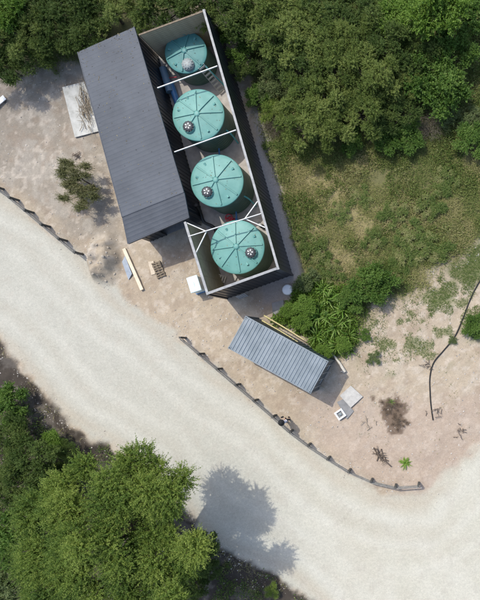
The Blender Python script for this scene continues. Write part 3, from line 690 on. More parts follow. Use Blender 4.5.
fence('roadside_fence', [(186, 338), (204, 353.5), (222, 368.5), (240, 384), (258, 399.5), (276, 415), (293, 430), (310.5, 443.5), (330, 456.5), (350.5, 469), (372.5, 478.5), (396, 484), (419, 482.5)], 'long curved timber post and rail fence between the road and the container')

# ------------------------------------------------------------------ loose things in the yards
# white panel with dead branches beside the shed
slab('discarded_panel', [(63.5, 88), (85, 82.5), (103, 131), (76, 138)], .06, .07, M['panel'], 'greyish white flat panel lying beside the shed with dead branches on it', 'panel')
def twigs(name, base, n, L, spread, m, label, axis=None, z=.0, r=.022, cat='branches'):
    t = empty(name, base); tag(t, label, cat)
    for i in range(n):
        a = rnd.uniform(0, 6.28) if axis is None else axis + rnd.gauss(0, .28) + (math.pi if rnd.random() < .5 else 0)
        l = L * rnd.uniform(.5, 1.1); o = Vector((rnd.gauss(0, spread[0]), rnd.gauss(0, spread[1]), z + rnd.uniform(.02, .22)))
        d = Vector((math.cos(a), math.sin(a), rnd.uniform(-.05, .12))); bend = Vector((-d.y, d.x, 0)) * rnd.uniform(-.15, .15) * l
        mb = MB(); mb.tube([o - d * l / 2, o + bend, o + d * l / 2], [r, r * .8, r * .3], 5)
        for k in range(2):
            s0 = o + d * l * rnd.uniform(-.2, .35) + bend * .6; e = d * .5 + Vector((-d.y, d.x, .2)) * rnd.choice((-1, 1)); mb.tube([s0, s0 + e * l * .28], [r * .55, r * .15], 4)
        mb.build('branch', m, t)
    return t
twigs('dead_branches', P(87.5, 109, .13), 44, 1.4, (.24, .62), M['twig'], 'heap of dead branches on the white panel by the shed', axis=math.radians(-72), z=.02)
twigs('dead_branches', G(380, 456), 9, 1.15, (.25, .3), M['dtwig'], 'dark broken roots on bare soil left of the small green plant', z=0, r=.045)
twigs('dead_branches', G(371, 424), 5, .6, (.3, .3), M['twig'], 'few thin dead twigs at the left edge of the dark soil patch')
twigs('dead_branches', G(432, 412), 7, .6, (.3, .3), M['dtwig'], 'small dead twigs at the lower end of the black hose')
twigs('dead_branches', G(460, 432), 10, .45, (.2, .2), M['dtwig'], 'dry brown twig tuft near the right road edge')
twigs('dead_branches', G(428, 365), 9, .5, (.3, .15), M['dtwig'], 'dark dry twigs halfway along the black hose')
twigs('dead_branches', G(77, 156), 8, .5, (.15, .12), M['dtwig'], 'small dead tuft between the white panel and the leaning shrub')
# sawn plank and sheet metal
pl = empty('timber_plank', G(125, 249, .0)); tag(pl, 'long pale sawn timber plank lying in front of the shed corner', 'plank')
d = G(143, 290) - G(125, 249); MB().bar((0, 0, .10), d + Vector((0, 0, .10 - d.z)), .22, .12).build('plank_body', M['pine'], pl)
tag(MB().poly([G(122.5, 262, .07), G(126, 256, .10), G(133, 274, .16), G(129, 280, .06), G(122.5, 262, .055), G(126, 256, .085), G(133, 274, .145), G(129, 280, .045)], [(0, 1, 2, 3), (7, 6, 5, 4), (0, 4, 5, 1), (1, 5, 6, 2), (2, 6, 7, 3), (3, 7, 4, 0)]).build('metal_sheet', M['tin']), 'blue grey sheet metal scrap lying against the pale plank', 'sheet')
# board and dark pallet
slab('tan_board', [(148.5, 262), (154, 261), (156.5, 274), (152, 275)], .03, .05, M['tan_b'], 'tan board lying beside the dark broken pallet', 'board')
pp = G(159.5, 270); pt = empty('broken_pallet', (pp.x, pp.y, 0), math.radians(-68)); tag(pt, 'dark broken wooden pallet lying in front of the shed', 'pallet')
for k in (-.26, 0, .26): MB().box((0, k, .08), (1.15, .07, .10)).build('runner', M['crate'], pt)
for i in range(7): MB().box((-.52 + i * .172 + rnd.uniform(-.02, .02), rnd.uniform(-.03, .03), .15), (.085, .62, .025), rnd.uniform(-.12, .12)).build('slat', M['crate'], pt)
# concrete slabs right of the container
slab('concrete_slab', [(340, 395.5), (351, 385.5), (363, 396.5), (351, 407.5)], -.02, .14, M['conc'], 'square pale concrete slab right of the container')
slab('paving_slab', [(337, 402), (343, 399), (354, 411), (347, 419)], -.03, .075, M['dconc'], 'thin grey paving slab between the concrete slab and the white frame')
wf = G(340.5, 414); wfe = empty('drain_box', (wf.x, wf.y, wf.z), .6); tag(wfe, 'small square white drain box on the ground by the paving slab', 'box')
for k in (-1, 1):
    MB().box((k * .25, 0, .11), (.11, .61, .22)).build('frame_side', M['wht'], wfe); MB().box((0, k * .25, .11), (.388, .11, .218)).build('frame_side', M['wht'], wfe)
MB().box((0, 0, .07), (.385, .385, .06)).build('grate', M['dconc'], wfe); MB().lathe([(.10, .10), (.10, .18), (.0001, .19)], 16).build('cap', M['hatch_lt'], wfe)
# poles behind the container
for i, (a, b, r, lab) in enumerate((((264, 315.5), (304, 340), .055, 'upper yellow bamboo pole lying along the back of the container'), ((262, 320.5), (298, 342), .05, 'lower yellow bamboo pole hugging the back of the container'))):
    p, q = P(*a, .75), P(*b, 1.15); o = tag(MB().tube([p, lerp(p, q, .5) + Vector((0, .03, .02)), q], [r, r * .9, r * .7], 8).build('bamboo_pole', M['bamboo']), lab, 'pole', 'bamboo poles behind the container')
lg = empty('bleached_branch', G(345, 372)); tag(lg, 'bleached white branch lying between the green shrubs and the concrete slab', 'branch')
d = G(331.5, 351.5) - G(345, 372); MB().tube([(0, 0, .14), d * .4 + Vector((.05, .03, .16)), d + Vector((0, 0, .3))], [.13, .085, .05], 9).build('stem', M['log'], lg); MB().tube([(0, 0, .12), (-.18, .06, .12), (-.3, .04, .1)], [.09, .06, .03], 7).build('stub', M['log'], lg)
# black hose over the soil
hp = [(492, 262), (478, 284), (470, 300), (463, 318), (455, 336), (444, 350), (434, 362), (430, 376), (430, 392), (431, 406), (433, 420)]
tag(MB().tube(soft([G(u, v, .05) for u, v in hp], 5), .045, 6).build('black_hose', M['rub']), 'long black hose curving over the bare soil on the right', 'hose')
wb = G(-1, 104); t = empty('bench_board', (wb.x, wb.y, wb.z), math.radians(40)); tag(t, 'white board on two dark bearers at the left picture edge', 'board')
MB().box((0, 0, .18), (1.3, .34, .06)).build('plank', M['wht'], t)
for k in (-.4, .4): MB().box((k, 0, .06), (.12, .42, .16)).build('bearer', M['postd'], t)

# rubble mound
rp = G(104, 259); rub = empty('rubble_mound', (rp.x, rp.y, 0)); tag(rub, 'low mound of crusted pale earth and stones between fence end and shed corner', 'rubble')
def rock_mesh(seed):
    r_ = random.Random(seed); vs = []; n_, k = 7, 5
    for i in range(k):
        ph = -math.pi / 2 + math.pi * (i + .5) / k
        for j in range(n_): th = 2 * math.pi * (j + .4 * r_.random()) / n_; q_ = r_.uniform(.72, 1.15); vs.append((math.cos(ph) * math.cos(th) * q_, math.cos(ph) * math.sin(th) * q_, math.sin(ph) * q_ * .7))
    fs = [(i * n_ + j, i * n_ + (j + 1) % n_, (i + 1) * n_ + (j + 1) % n_, (i + 1) * n_ + j) for i in range(k - 1) for j in range(n_)] + [tuple(range(n_ - 1, -1, -1)), tuple(range((k - 1) * n_, k * n_))]
    return MB().poly(vs, fs).mesh('rock', M['rock'])
rocks = [rock_mesh(s) for s in range(6)]
for i in range(50):
    a = rnd.uniform(0, 6.28); r = math.sqrt(rnd.random()) * 1.08; x = rp.x + math.cos(a) * r * 1.05; y = rp.y + math.sin(a) * r * 1.75; s = .03 + .13 * rnd.random() ** 3.5
    o = link('rock', rocks[i % 6], rub); o.location = (x - rp.x, y - rp.y, float(ground_z(x, y)) + s * .12); o.scale = (s, s * rnd.uniform(.7, 1), s * .8); o.rotation_euler = (rnd.uniform(-.4, .4), rnd.uniform(-.4, .4), rnd.uniform(0, 6.28))

# ------------------------------------------------------------------ a person at the fence
def skin_obj(name, nodes, edges, m, parent, sub=2, root=0):
    me = bpy.data.meshes.new(name); me.from_pydata([n[0] for n in nodes], edges, []); me.materials.append(m)
    o = link(name, me, parent)
    sk = o.modifiers.new('skin', 'SKIN'); sk.use_smooth_shade = True
    for i, n in enumerate(nodes):
        r = n[1]; me.skin_vertices[0].data[i].radius = r if isinstance(r, tuple) else (r, r); me.skin_vertices[0].data[i].use_root = (i == root)
    ss = o.modifiers.new('sub', 'SUBSURF'); ss.levels = sub; ss.render_levels = sub
    return o
pe = G(288, 419.5); per = empty('person', pe, math.radians(20)); tag(per, 'person in black hat, pale grey top and dark trousers standing by the fence', 'person')
# faces +y (away from the road), hands held together in front at the waist
body = [((0, 0, .95), .12), ((0, .005, 1.15), .115), ((0, 0, 1.36), .12), ((0, -.005, 1.47), .06), ((0, .01, 1.57), .085), ((0, .03, 1.66), .095),
        ((.17, -.01, 1.38), .05), ((.22, -.03, 1.13), .038), ((.10, .20, 1.06), .028), ((.06, .27, 1.06), .024),
        ((-.17, -.01, 1.38), .05), ((-.22, -.03, 1.13), .038), ((-.10, .20, 1.06), .028), ((-.06, .27, 1.06), .024),
        ((.09, .0, .86), .085), ((.11, .02, .48), .058), ((.12, -.01, .09), .042), ((.13, .12, .04), .04),
        ((-.09, .0, .86), .085), ((-.11, .02, .48), .058), ((-.12, -.01, .09), .042), ((-.13, .12, .04), .04)]
be = [(0, 1), (1, 2), (2, 3), (3, 4), (4, 5), (2, 6), (6, 7), (7, 8), (8, 9), (2, 10), (10, 11), (11, 12), (12, 13), (0, 14), (14, 15), (15, 16), (16, 17), (0, 18), (18, 19), (19, 20), (20, 21)]
bo = skin_obj('body', body, be, M['skin'], per)
for s in (-1, 1):
    for k in range(5):
        a = Vector((s * (.075 - .012 * k), .265, 1.05 + .01 * k)); 
        if k == 4: a = Vector((s * .075, .25, 1.08))
        MB().tube([a, a + Vector((-s * .02, .035, .0)), a + Vector((-s * .045, .045, -.02))], [.010, .009, .007], 6).build('finger', M['skin'], bo)
skin_obj('shirt', [((0, 0, .90), .145), ((0, .005, 1.12), .135), ((0, 0, 1.36), .15), ((0, 0, 1.43), .085), ((.18, -.01, 1.385), .072), ((.225, -.03, 1.13), .056), ((.15, .10, 1.09), .05),
                   ((-.18, -.01, 1.385), .072), ((-.225, -.03, 1.13), .056), ((-.15, .10, 1.09), .05)], [(0, 1), (1, 2), (2, 3), (2, 4), (4, 5), (5, 6), (2, 7), (7, 8), (8, 9)], M['cloth_w'], per)
skin_obj('trousers', [((0, 0, .95), .135), ((.095, 0, .84), .105), ((.11, .02, .48), .078), ((.12, -.01, .12), .07), ((-.095, 0, .84), .105), ((-.11, .02, .48), .078), ((-.12, -.01, .12), .07)], [(0, 1), (1, 2), (2, 3), (0, 4), (4, 5), (5, 6)], M['cloth_k'], per)
for s in (-1, 1): MB().box((s * .125, .05, .045), (.10, .28, .09), bev=.03).build('shoe', M['rub'], per)
ht = MB().lathe([(.215, 0), (.22, .012), (.12, .03), (.108, .05), (.105, .10), (.085, .135), (.0001, .145)], 28).build('hat', M['hat'], per, (0, .03, 1.70))
MB().lathe([(.10, -.06), (.106, 0), (.10, .04)], 20).build('hair', M['hair'], per, (0, .012, 1.66))
MB().lathe([(.0001, -.02), (.016, -.01), (.014, .012), (.0001, .03)], 8).build('nose', M['skin'], bo, (0, .128, 1.63))
for s in (-1, 1): MB().lathe([(.0001, -.011), (.011, 0), (.0001, .011)], 8).build('eye', M['hat'], bo, (s * .036, .112, 1.655)); MB().lathe([(.0001, -.03), (.014, -.01), (.016, .015), (.0001, .03)], 8).build('ear', M['skin'], bo, (s * .095, .02, 1.64))
MB().box((0, .118, 1.59), (.05, .012, .012)).build('mouth', M['red'], bo)
rc = MB().box((0, .33, 1.075), (.20, .12, .045), bev=.015).build('remote_control', M['hat']); rc.parent = None
rc.matrix_world = Matrix.Translation(pe) @ Matrix.Rotation(math.radians(20), 4, 'Z'); tag(rc, 'small black handheld remote control in the hands of the person', 'remote control')

# ------------------------------------------------------------------ vegetation
def unit(v): return v / np.maximum(np.linalg.norm(v, axis=-1, keepdims=True), 1e-9)
def leaf_quads(base, d, length, width, rg):
    """rhombic leaves: base point, direction, length, width -> verts (n*4,3)"""
    n = len(base); side = unit(np.cross(d, unit(rg.normal(size=(n, 3)) + np.array([0, 0, .9]))))
    mid = base + d * (length * .45)[:, None]
    droop = np.zeros((n, 3)); droop[:, 2] = -length * .08
    return np.stack([base, mid + side * (width / 2)[:, None], base + d * length[:, None] + droop, mid - side * (width / 2)[:, None]], 1)
def leaf_mesh(name, q, tint, m):
    n = len(q); me = fast_mesh(name, q.reshape(-1, 3), np.arange(n * 4).reshape(n, 4), [m], False)
    at = me.attributes.new('tint', 'FLOAT', 'FACE'); at.data.foreach_set('value', np.clip(tint, 0, 1).astype(np.float32)[:len(me.polygons)]); return me
def crown(name, seed, R, rz, n_spray, m_leaf, L, ll, lw, mat_, lobes=9, lobe_r=(.36, .55), up=.45, flat_=0.0, spread=.75, puff=.72, vary=.3):
    """crown of leafy sprays that start on the skin of several lobes; centre at the origin"""
    rg = np.random.default_rng(seed); lc = []; lr = []
    for i in range(lobes):
        a = 2.4 * i + rg.random() * .9; r = math.sqrt((i + .4) / lobes) * puff; h = (1 - r) * .6 * rg.uniform(.3, 1) + rg.uniform(-.35, .12)
        lc.append((R * r * math.cos(a), R * r * math.sin(a), rz * h)); lr.append(R * rg.uniform(*lobe_r))
    lc = np.array(lc); lr = np.array(lr)
    k = rg.choice(lobes, n_spray, p=lr ** 2 / (lr ** 2).sum())
    nd = unit(rg.normal(size=(n_spray, 3)) + np.array([0, 0, .35])); fill = np.where(rg.random(n_spray) < .72, rg.uniform(.82, 1.0, n_spray), rg.uniform(.3, .85, n_spray))
    o = lc[k] + nd * (lr[k] * fill)[:, None] * np.array([1, 1, rz / R]) ; o -= nd * L * .5
    d = unit(nd + np.array([0, 0, up]) + rg.normal(size=(n_spray, 3)) * .35)
    sl = L * rg.uniform(.6, 1.35, n_spray); lt = rg.normal(.5, .16, n_spray) + ((rg.random(lobes) - .5) * vary)[k]
    t = (np.arange(m_leaf) + .5) / m_leaf; t = np.clip(t[None] + rg.normal(size=(n_spray, m_leaf)) * .04, 0, 1)
    base = o[:, None] + d[:, None] * (sl[:, None] * t)[..., None]; base[..., 2] -= (t ** 2) * sl[:, None] * flat_
    ld = unit(d[:, None] * .55 + rg.normal(size=(n_spray, m_leaf, 3)) * spread * np.array([1, 1, .6]))
    size = (1 - .45 * t) * rg.uniform(.7, 1.25, (n_spray, m_leaf))
    q = leaf_quads(base.reshape(-1, 3), ld.reshape(-1, 3), (ll * size).ravel(), (lw * size).ravel(), rg)
    tint = (lt[:, None] + rg.normal(size=(n_spray, m_leaf)) * .13).ravel()
    return leaf_mesh(name, q, tint, mat_), lc, lr
def trunk_mesh(name, lc, zc, r0, seed, m=None):
    r_ = random.Random(seed); mb = MB(); top = Vector((r_.uniform(-.1, .1), r_.uniform(-.1, .1), zc * .55))
    mb.tube([(0, 0, -.4), (r_.uniform(-.05, .05), 0, zc * .25), top], [r0 * 1.25, r0, r0 * .8], 8)
    for c0 in lc:
        e = Vector(c0) + Vector((0, 0, zc)); mid = lerp(top, e, .5) + Vector((r_.uniform(-.15, .15), r_.uniform(-.15, .15), -.1)); mb.tube([top, mid, e], [r0 * .55, r0 * .38, r0 * .12], 6)
        for _ in range(2):
            f = e + Vector((r_.uniform(-.5, .5), r_.uniform(-.5, .5), r_.uniform(.05, .5))); mb.tube([lerp(mid, e, .6), f], [r0 * .2, r0 * .05], 4)
    return mb.mesh(name, m or M['bark'])
KIND = {}
def kind(key, R, rz, zc, seeds, r0=.09, **kw):
    KIND[key] = []
    for s in seeds:
        me, lc, lr = crown('crown', s, R, rz, **kw); KIND[key].append((me, trunk_mesh('trunk', lc, zc, r0, s), R, zc))
kind('olive', 1.7, 1.35, 2.2, (1, 2, 3), n_spray=1500, m_leaf=20, L=.26, ll=.11, lw=.038, mat_=M['lf_olive'], lobes=12, lobe_r=(.24, .34), up=.45, puff=1.0, vary=.65)
kind('dark', 1.7, 1.35, 2.3, (11, 12), n_spray=1300, m_leaf=20, L=.30, ll=.125, lw=.046, mat_=M['lf_dark'], lobes=12, lobe_r=(.25, .38), up=.4, puff=.95, vary=.6)
kind('green', 1.3, 1.0, 1.2, (21, 22), r0=.05, n_spray=900, m_leaf=12, L=.36, ll=.17, lw=.085, mat_=M['lf_green'], lobes=12, lobe_r=(.20, .38), up=.35, puff=1.0, vary=.45)
kind('lime', 1.5, 1.2, 2.3, (31, 32), n_spray=1000, m_leaf=13, L=.42, ll=.18, lw=.09, mat_=M['lf_lime'], lobes=11, lobe_r=(.26, .42), up=.45)
kind('grey', 1.1, .8, .8, (41, 42), r0=.04, n_spray=600, m_leaf=13, L=.40, ll=.14, lw=.055, mat_=M['lf_grey'], lobes=11, lobe_r=(.18, .34), up=.35, puff=1.0, vary=.45)
kind('slope', 1.3, .9, .75, (25, 26), r0=.04, n_spray=900, m_leaf=12, L=.36, ll=.15, lw=.065, mat_=M['cover'], lobes=14, lobe_r=(.16, .34), up=.35, puff=1.1, vary=.6)
kind('dead', 1.1, .7, .6, (51,), r0=.04, n_spray=420, m_leaf=9, L=.5, ll=.20, lw=.014, mat_=M['lf_dead'], lobes=8, up=.3)
kind('feather', 1.3, 1.1, 1.4, (61,), r0=.06, n_spray=900, m_leaf=18, L=.46, ll=.13, lw=.04, mat_=M['lf_tree'], lobes=10, lobe_r=(.22, .40), up=.5, puff=.95)
def plant(name, key, u, v, r, label, cat, group=None, var=0, hz=1.0, zoff=0.0):
    me, tr, R, zc = KIND[key][var % len(KIND[key])]; s = r / R; h = zc * s * hz
    p = P(u, v, h + zoff); g = float(ground_z(p.x, p.y))
    t = empty(name, (p.x, p.y, g + zoff), rnd.uniform(0, 6.28)); t.scale = (s * rnd.uniform(.85, 1.25), s * rnd.uniform(.85, 1.25), s * hz); tag(t, label, cat, group)
    link('crown', me, t, (0, 0, zc)); link('trunk', tr, t); return t
TG = 'trees of the thicket behind the tank yard'
thicket = [
 # u, v, radius, kind, label
 (8, 8, 1.7, 'lime', 'bright green tree in the top left corner of the thicket'),
 (38, 4, 1.7, 'dark', 'dark tree on the top edge, right of the bright corner tree'),
 (72, 2, 1.8, 'dark', 'dark tree on the top edge above the left end of the shed'),
 (104, 4, 1.7, 'olive', 'olive tree on the top edge behind the shed roof corner'),
 (138, 0, 1.7, 'olive', 'olive tree on the top edge above the back board wall'),
 (172, -6, 1.7, 'dark', 'dark tree cut by the top edge behind the smaller tank'),
 (5, 36, 1.8, 'dark', 'dark tree on the left edge below the bright corner tree'),
 (30, 30, 1.6, 'olive', 'olive tree left of the shed, second row of the thicket'),
 (58, 30, 1.7, 'dark', 'dark tree touching the back left corner of the shed'),
 (90, 22, 1.5, 'dark', 'dark tree hugging the back edge of the shed roof'),
 (0, 62, 1.4, 'dark', 'dark shrubby tree at the left edge above the bare yard'),
 (26, 54, 1.2, 'dark', 'low dark tree at the thicket foot above the bare yard'),
 (206, -4, 1.6, 'olive', 'olive tree on the top edge at the back corner of the black wall'),
 (232, 8, 1.6, 'dark', 'dark tree on the top edge right of the black wall corner'),
 (262, 6, 1.7, 'olive', 'olive tree on the top edge above the leafy green shrub'),
 (296, 4, 1.7, 'olive', 'olive tree on the top edge at the middle of the thicket'),
 (330, 8, 1.7, 'dark', 'dark tree on the top edge right of the thicket middle'),
 (362, 4, 1.6, 'dark', 'dark tree on the top edge left of the lime green trees'),
 (398, 14, 1.3, 'lime', 'smaller lime green tree left of the big lime tree'),
 (438, 10, 2.0, 'lime', 'large lime green tree near the top right corner'),
 (474, 14, 1.6, 'green', 'mid green tree in the top right corner'),
 (282, 34, 1.7, 'olive', 'olive tree in the second row right of the leafy green shrub'),
 (318, 36, 1.8, 'olive', 'olive tree at the heart of the thicket'),
 (352, 40, 1.7, 'olive', 'olive tree left of the small lime tree, second row'),
 (386, 48, 1.7, 'dark', 'dark tree below the smaller lime green tree'),
 (420, 52, 1.5, 'dark', 'dark tree below the large lime green tree'),
 (452, 52, 1.4, 'green', 'mid green tree below the large lime tree, near the right path'),
 (300, 66, 1.6, 'dark', 'dark tree above the pale grey green shrubs'),
 (334, 72, 1.7, 'olive', 'olive tree in the third row at the thicket middle'),
 (368, 78, 1.7, 'olive', 'olive tree in the third row right of the middle'),
 (402, 84, 1.5, 'olive', 'olive tree in the third row towards the right'),
 (438, 84, 1.5, 'green', 'dense mid green tree in the third row near the right path'),
 (298, 98, 1.5, 'olive', 'olive tree right of the pale grey green shrubs'),
 (328, 104, 1.5, 'olive', 'olive tree at the lower middle of the thicket'),
 (360, 112, 1.5, 'olive', 'olive tree in the lower row right of the middle'),
 (398, 112, 1.3, 'dark', 'dark tree above the leafy shrub with glossy leaves'),
 (302, 126, 1.35, 'olive', 'rounded olive tree at the lower left tip of the thicket'),
 (326, 130, 1.2, 'olive', 'rounded olive tree second from the lower left tip of the thicket'),
]
for i, (u, v, r, k, lab) in enumerate(thicket):
    plant('scrub_tree', k, u, v, r * rnd.uniform(.96, 1.1), lab, 'tree', TG, i, hz=rnd.uniform(.9, 1.2))
SG = 'shrubs on the grassy slope'
for i, (u, v, r, k, lab, hz) in enumerate([
 (238, 42, 1.25, 'green', 'leafy green shrub pressed against the black side wall', 1.0),
 (240, 66, .9, 'dark', 'dark low shrub beside the black wall below the leafy green shrub', 1.0),
 (268, 66, .95, 'grey', 'pale grey green shrub right of the leafy green shrub', 1.1),
 (274, 88, 1.1, 'grey', 'larger pale grey green shrub below its twin', 1.0),
 (258, 96, .8, 'green', 'small green shrub next to the painted shade strip by the wall', .8),
 (274, 128, .95, 'dead', 'dry grey twiggy bush left of the thicket tip', .9),
 (272, 112, .75, 'feather', 'yellowish feathery shrub above the dry grey bush', .8),
 (384, 138, .95, 'green', 'leafy shrub with glossy leaves at the thicket foot', .9),
 (352, 140, .8, 'green', 'small green shrub at the thicket foot right of the rounded olive trees', .8),
 (408, 136, 1.0, 'green', 'green shrub between the glossy leafy shrub and the grey bush', .8),
 (428, 128, 1.0, 'dead', 'grey leafless bush at the thicket foot near the right path', 1.0),
 (448, 118, .9, 'grey', 'grey green shrub beside the leafless bush near the path', .9),
 (474, 142, 1.1, 'green', 'bright shrub on the right edge below the path', .8),
 (470, 120, .8, 'grey', 'pale shrub on the right edge above the bright one', .8),
 (276, 150, .8, 'slope', 'low green shrub right of the painted shade strip by the wall', .55),
 (301, 240, .7, 'slope', 'low shrub right of the front corner of the black wall', .6),
 (318, 252, .8, 'slope', 'pale shrub on the slope above the strap leaved plants', .7),
 (306, 280, .75, 'grey', 'grey green shrub above the plants behind the container', .9),
 (330, 270, .8, 'slope', 'yellow green shrub right of the grey green shrub', .7),
 (394, 214, .9, 'slope', 'bright low shrub in the middle of the grassy slope', .55),
 (414, 236, .9, 'slope', 'green shrub lower right of the bright slope shrub', .6),
 (432, 250, .95, 'slope', 'green shrub at the bare soil edge on the right slope', .6),
 (404, 256, .9, 'slope', 'pale shrub between the slope shrubs above the bare soil', .6),
 (372, 284, 1.25, 'green', 'dense dark leafy shrub above the bare soil tip', .9),
 (352, 300, .8, 'green', 'smaller dense shrub left below the dense leafy shrub', .8),
 (390, 272, .8, 'slope', 'low shrub right of the dense leafy shrub', .7),
 (374, 240, .8, 'slope', 'pale low shrub at the centre of the slope', .6),
 (430, 205, .9, 'slope', 'pale shrub on the upper right slope', .6),
 (360, 196, .7, 'slope', 'yellow green tuft shrub on the upper slope', .5),
 (446, 180, .9, 'slope', 'yellowish shrub near the right edge of the slope', .5),
 (340, 212, .7, 'slope', 'yellowish tuft shrub in the dry grass', .5),
 (476, 326, .8, 'green', 'green bush on the right edge beside the black hose', .7),
 (374, 358, .45, 'grey', 'small grey green bush on bare soil above the concrete slab', .8),
 (452, 340, .3, 'grey', 'tiny grey green bush left of the black hose', .8),
 (365, 335, .4, 'green', 'little green bush at the lower tip of the scrub', .7),
]):
    plant('shrub', k, u, v, r, lab, 'shrub', SG, i, hz=hz)
# strap-leaved plants behind the container
def rosette(name, seed, n, L, W, mat_, rise=.8):
    rg = np.random.default_rng(seed); a = rg.random(n) * 6.28; el = rg.uniform(.15, 1.25, n); ln_ = L * rg.uniform(.6, 1.15, n); q = []; tint = []
    sg = 5
    for i in range(n):
        d = np.array([math.cos(a[i]), math.sin(a[i]), 0]); s = np.array([-d[1], d[0], 0]); t = np.linspace(0, 1, sg + 1)
        r = ln_[i] * math.cos(el[i]) * t * (.75 + .5 * t); z = ln_[i] * math.sin(el[i]) * (t - .55 * t * t) * rise * 1.5
        wd = W * np.array([.5, .9, 1.0, .8, .5, .06])
        pc_ = d * r[:, None] + np.array([0, 0, 1]) * z[:, None]; tt = rg.normal(.5, .22)
        for j in range(sg):
            q.append([pc_[j] - s * wd[j] / 2, pc_[j] + s * wd[j] / 2, pc_[j + 1] + s * wd[j + 1] / 2, pc_[j + 1] - s * wd[j + 1] / 2]); tint.append(tt + .06 * j)
    return leaf_mesh(name, np.array(q), np.array(tint), mat_)
ros = [rosette('foliage', 70 + i, 28, .75, .085, M['lf_frond']) for i in range(3)]
FG = 'strap leaved plants behind the container'
for i, (u, v, s, lab) in enumerate([(330, 300, 1.0, 'topmost strap leaved plant behind the container'), (345, 312, .95, 'strap leaved plant at the right side of the clump, upper one'), (318, 314, 1.0, 'strap leaved plant at the middle of the clump'),
     (336, 326, 1.0, 'strap leaved plant at the middle right of the clump'), (350, 334, .9, 'strap leaved plant at the right tip of the clump'), (316, 336, .9, 'strap leaved plant close to the container edge'), (338, 346, .9, 'lowest strap leaved plant beside the bleached branch'), (350, 352, .55, 'small strap leaved plant past the bleached branch'),
     (324, 290, .8, 'strap leaved plant at the top left of the clump'), (340, 298, .8, 'strap leaved plant at the top right of the clump'), (327, 318, .9, 'strap leaved plant in the very centre of the clump'), (307, 326, .7, 'strap leaved plant at the left side of the clump near the bamboo poles'), (344, 322, .8, 'strap leaved plant on the right rim of the clump'), (327, 338, .85, 'strap leaved plant between container edge and clump centre'), (330, 352, .6, 'strap leaved plant at the upper end of the bleached branch')]):
    p = G(u, v); t = empty('strap_leaf_plant', p); t.rotation_euler = (rnd.uniform(-.4, .4), rnd.uniform(-.4, .4), rnd.uniform(0, 6.28)); t.scale = (s * 1.25, s * 1.25, s * rnd.uniform(2.2, 2.8)); tag(t, lab, 'plant', FG); link('foliage', ros[i % 3], t)
for i, (u, v, r, lab) in enumerate([(287, 311, .6, 'low bright green shrub behind the container next to the dark pad'), (302, 322, .75, 'bright green shrub behind the middle of the container'), (306, 306, .8, 'bright green shrub above the bamboo poles'), (322, 352, .7, 'bright green shrub at the right rear corner of the container'), (344, 344, .6, 'bright shrub right of the upper end of the bleached branch')]):
    plant('leafy_shrub', 'lime', u, v, r, lab, 'shrub', 'bright shrubs behind the container', i, hz=.75)
p = G(405.5, 463); t = empty('leafy_plant', p); t.scale = (.5, .5, .5); tag(t, 'small bright green plant alone on bare soil near the fence end', 'plant'); link('foliage', rosette('foliage', 81, 46, .9, .19, M['lf_lime'], .7), t)
p = G(391, 402); t = empty('leafy_plant', p); t.scale = (.42, .42, .5); tag(t, 'thin yellowish weed growing at the dark soil patch', 'plant'); link('foliage', rosette('foliage', 82, 20, .9, .07, M['lf_frond'], .7), t)
KIND['withered'] = [(crown('crown', 55, 1.0, .5, 300, 10, .4, .16, .02, M['lf_brown'], lobes=10, lobe_r=(.2, .35), up=.1, puff=1.0)[0], KIND['dead'][0][1], 1.0, .3)]
plant('withered_shrub', 'withered', 391, 407, .62, 'flattened withered brown shrub behind the yellowish weed', 'shrub', hz=.6); plant('withered_shrub', 'withered', 399, 421, .62, 'flattened withered brown shrub below the yellowish weed', 'shrub', hz=.6)
# the leaning two-lobed shrub in the left yard
p = P(97, 188, 0); t = empty('leaning_shrub', (p.x, p.y, 0)); tag(t, 'two lobed olive green shrub standing alone in the left yard', 'shrub')
for (u, v, z, seed, R_) in ((72, 172, 1.4, 91, .85), (78, 196, 1.3, 92, 1.0)):
    me, lc, lr = crown('crown', seed, R_, R_ * .62, 800, 17, .36, .12, .036, M['lf_shrub'], lobes=9, lobe_r=(.22, .38), up=.15, puff=.95, vary=.5)
    q_ = P(u, v, z); o = link('crown', me, t, (q_.x - p.x, q_.y - p.y, z)); o.scale = (1.5, .9, .95); o.rotation_euler = (0, 0, -.15)
    mbk = MB(); mbk.tube([(0, 0, -.2), ((q_.x - p.x) * .5, (q_.y - p.y) * .4, z * .4), (q_.x - p.x, q_.y - p.y, z)], [.06, .045, .02], 7)
    for c0 in lc: mbk.tube([((q_.x - p.x) * .7, (q_.y - p.y) * .7, z * .65), (q_.x - p.x + c0[0], q_.y - p.y + c0[1], z + c0[2])], [.025, .008], 5)
    mbk.build('trunk', M['bark'], t)
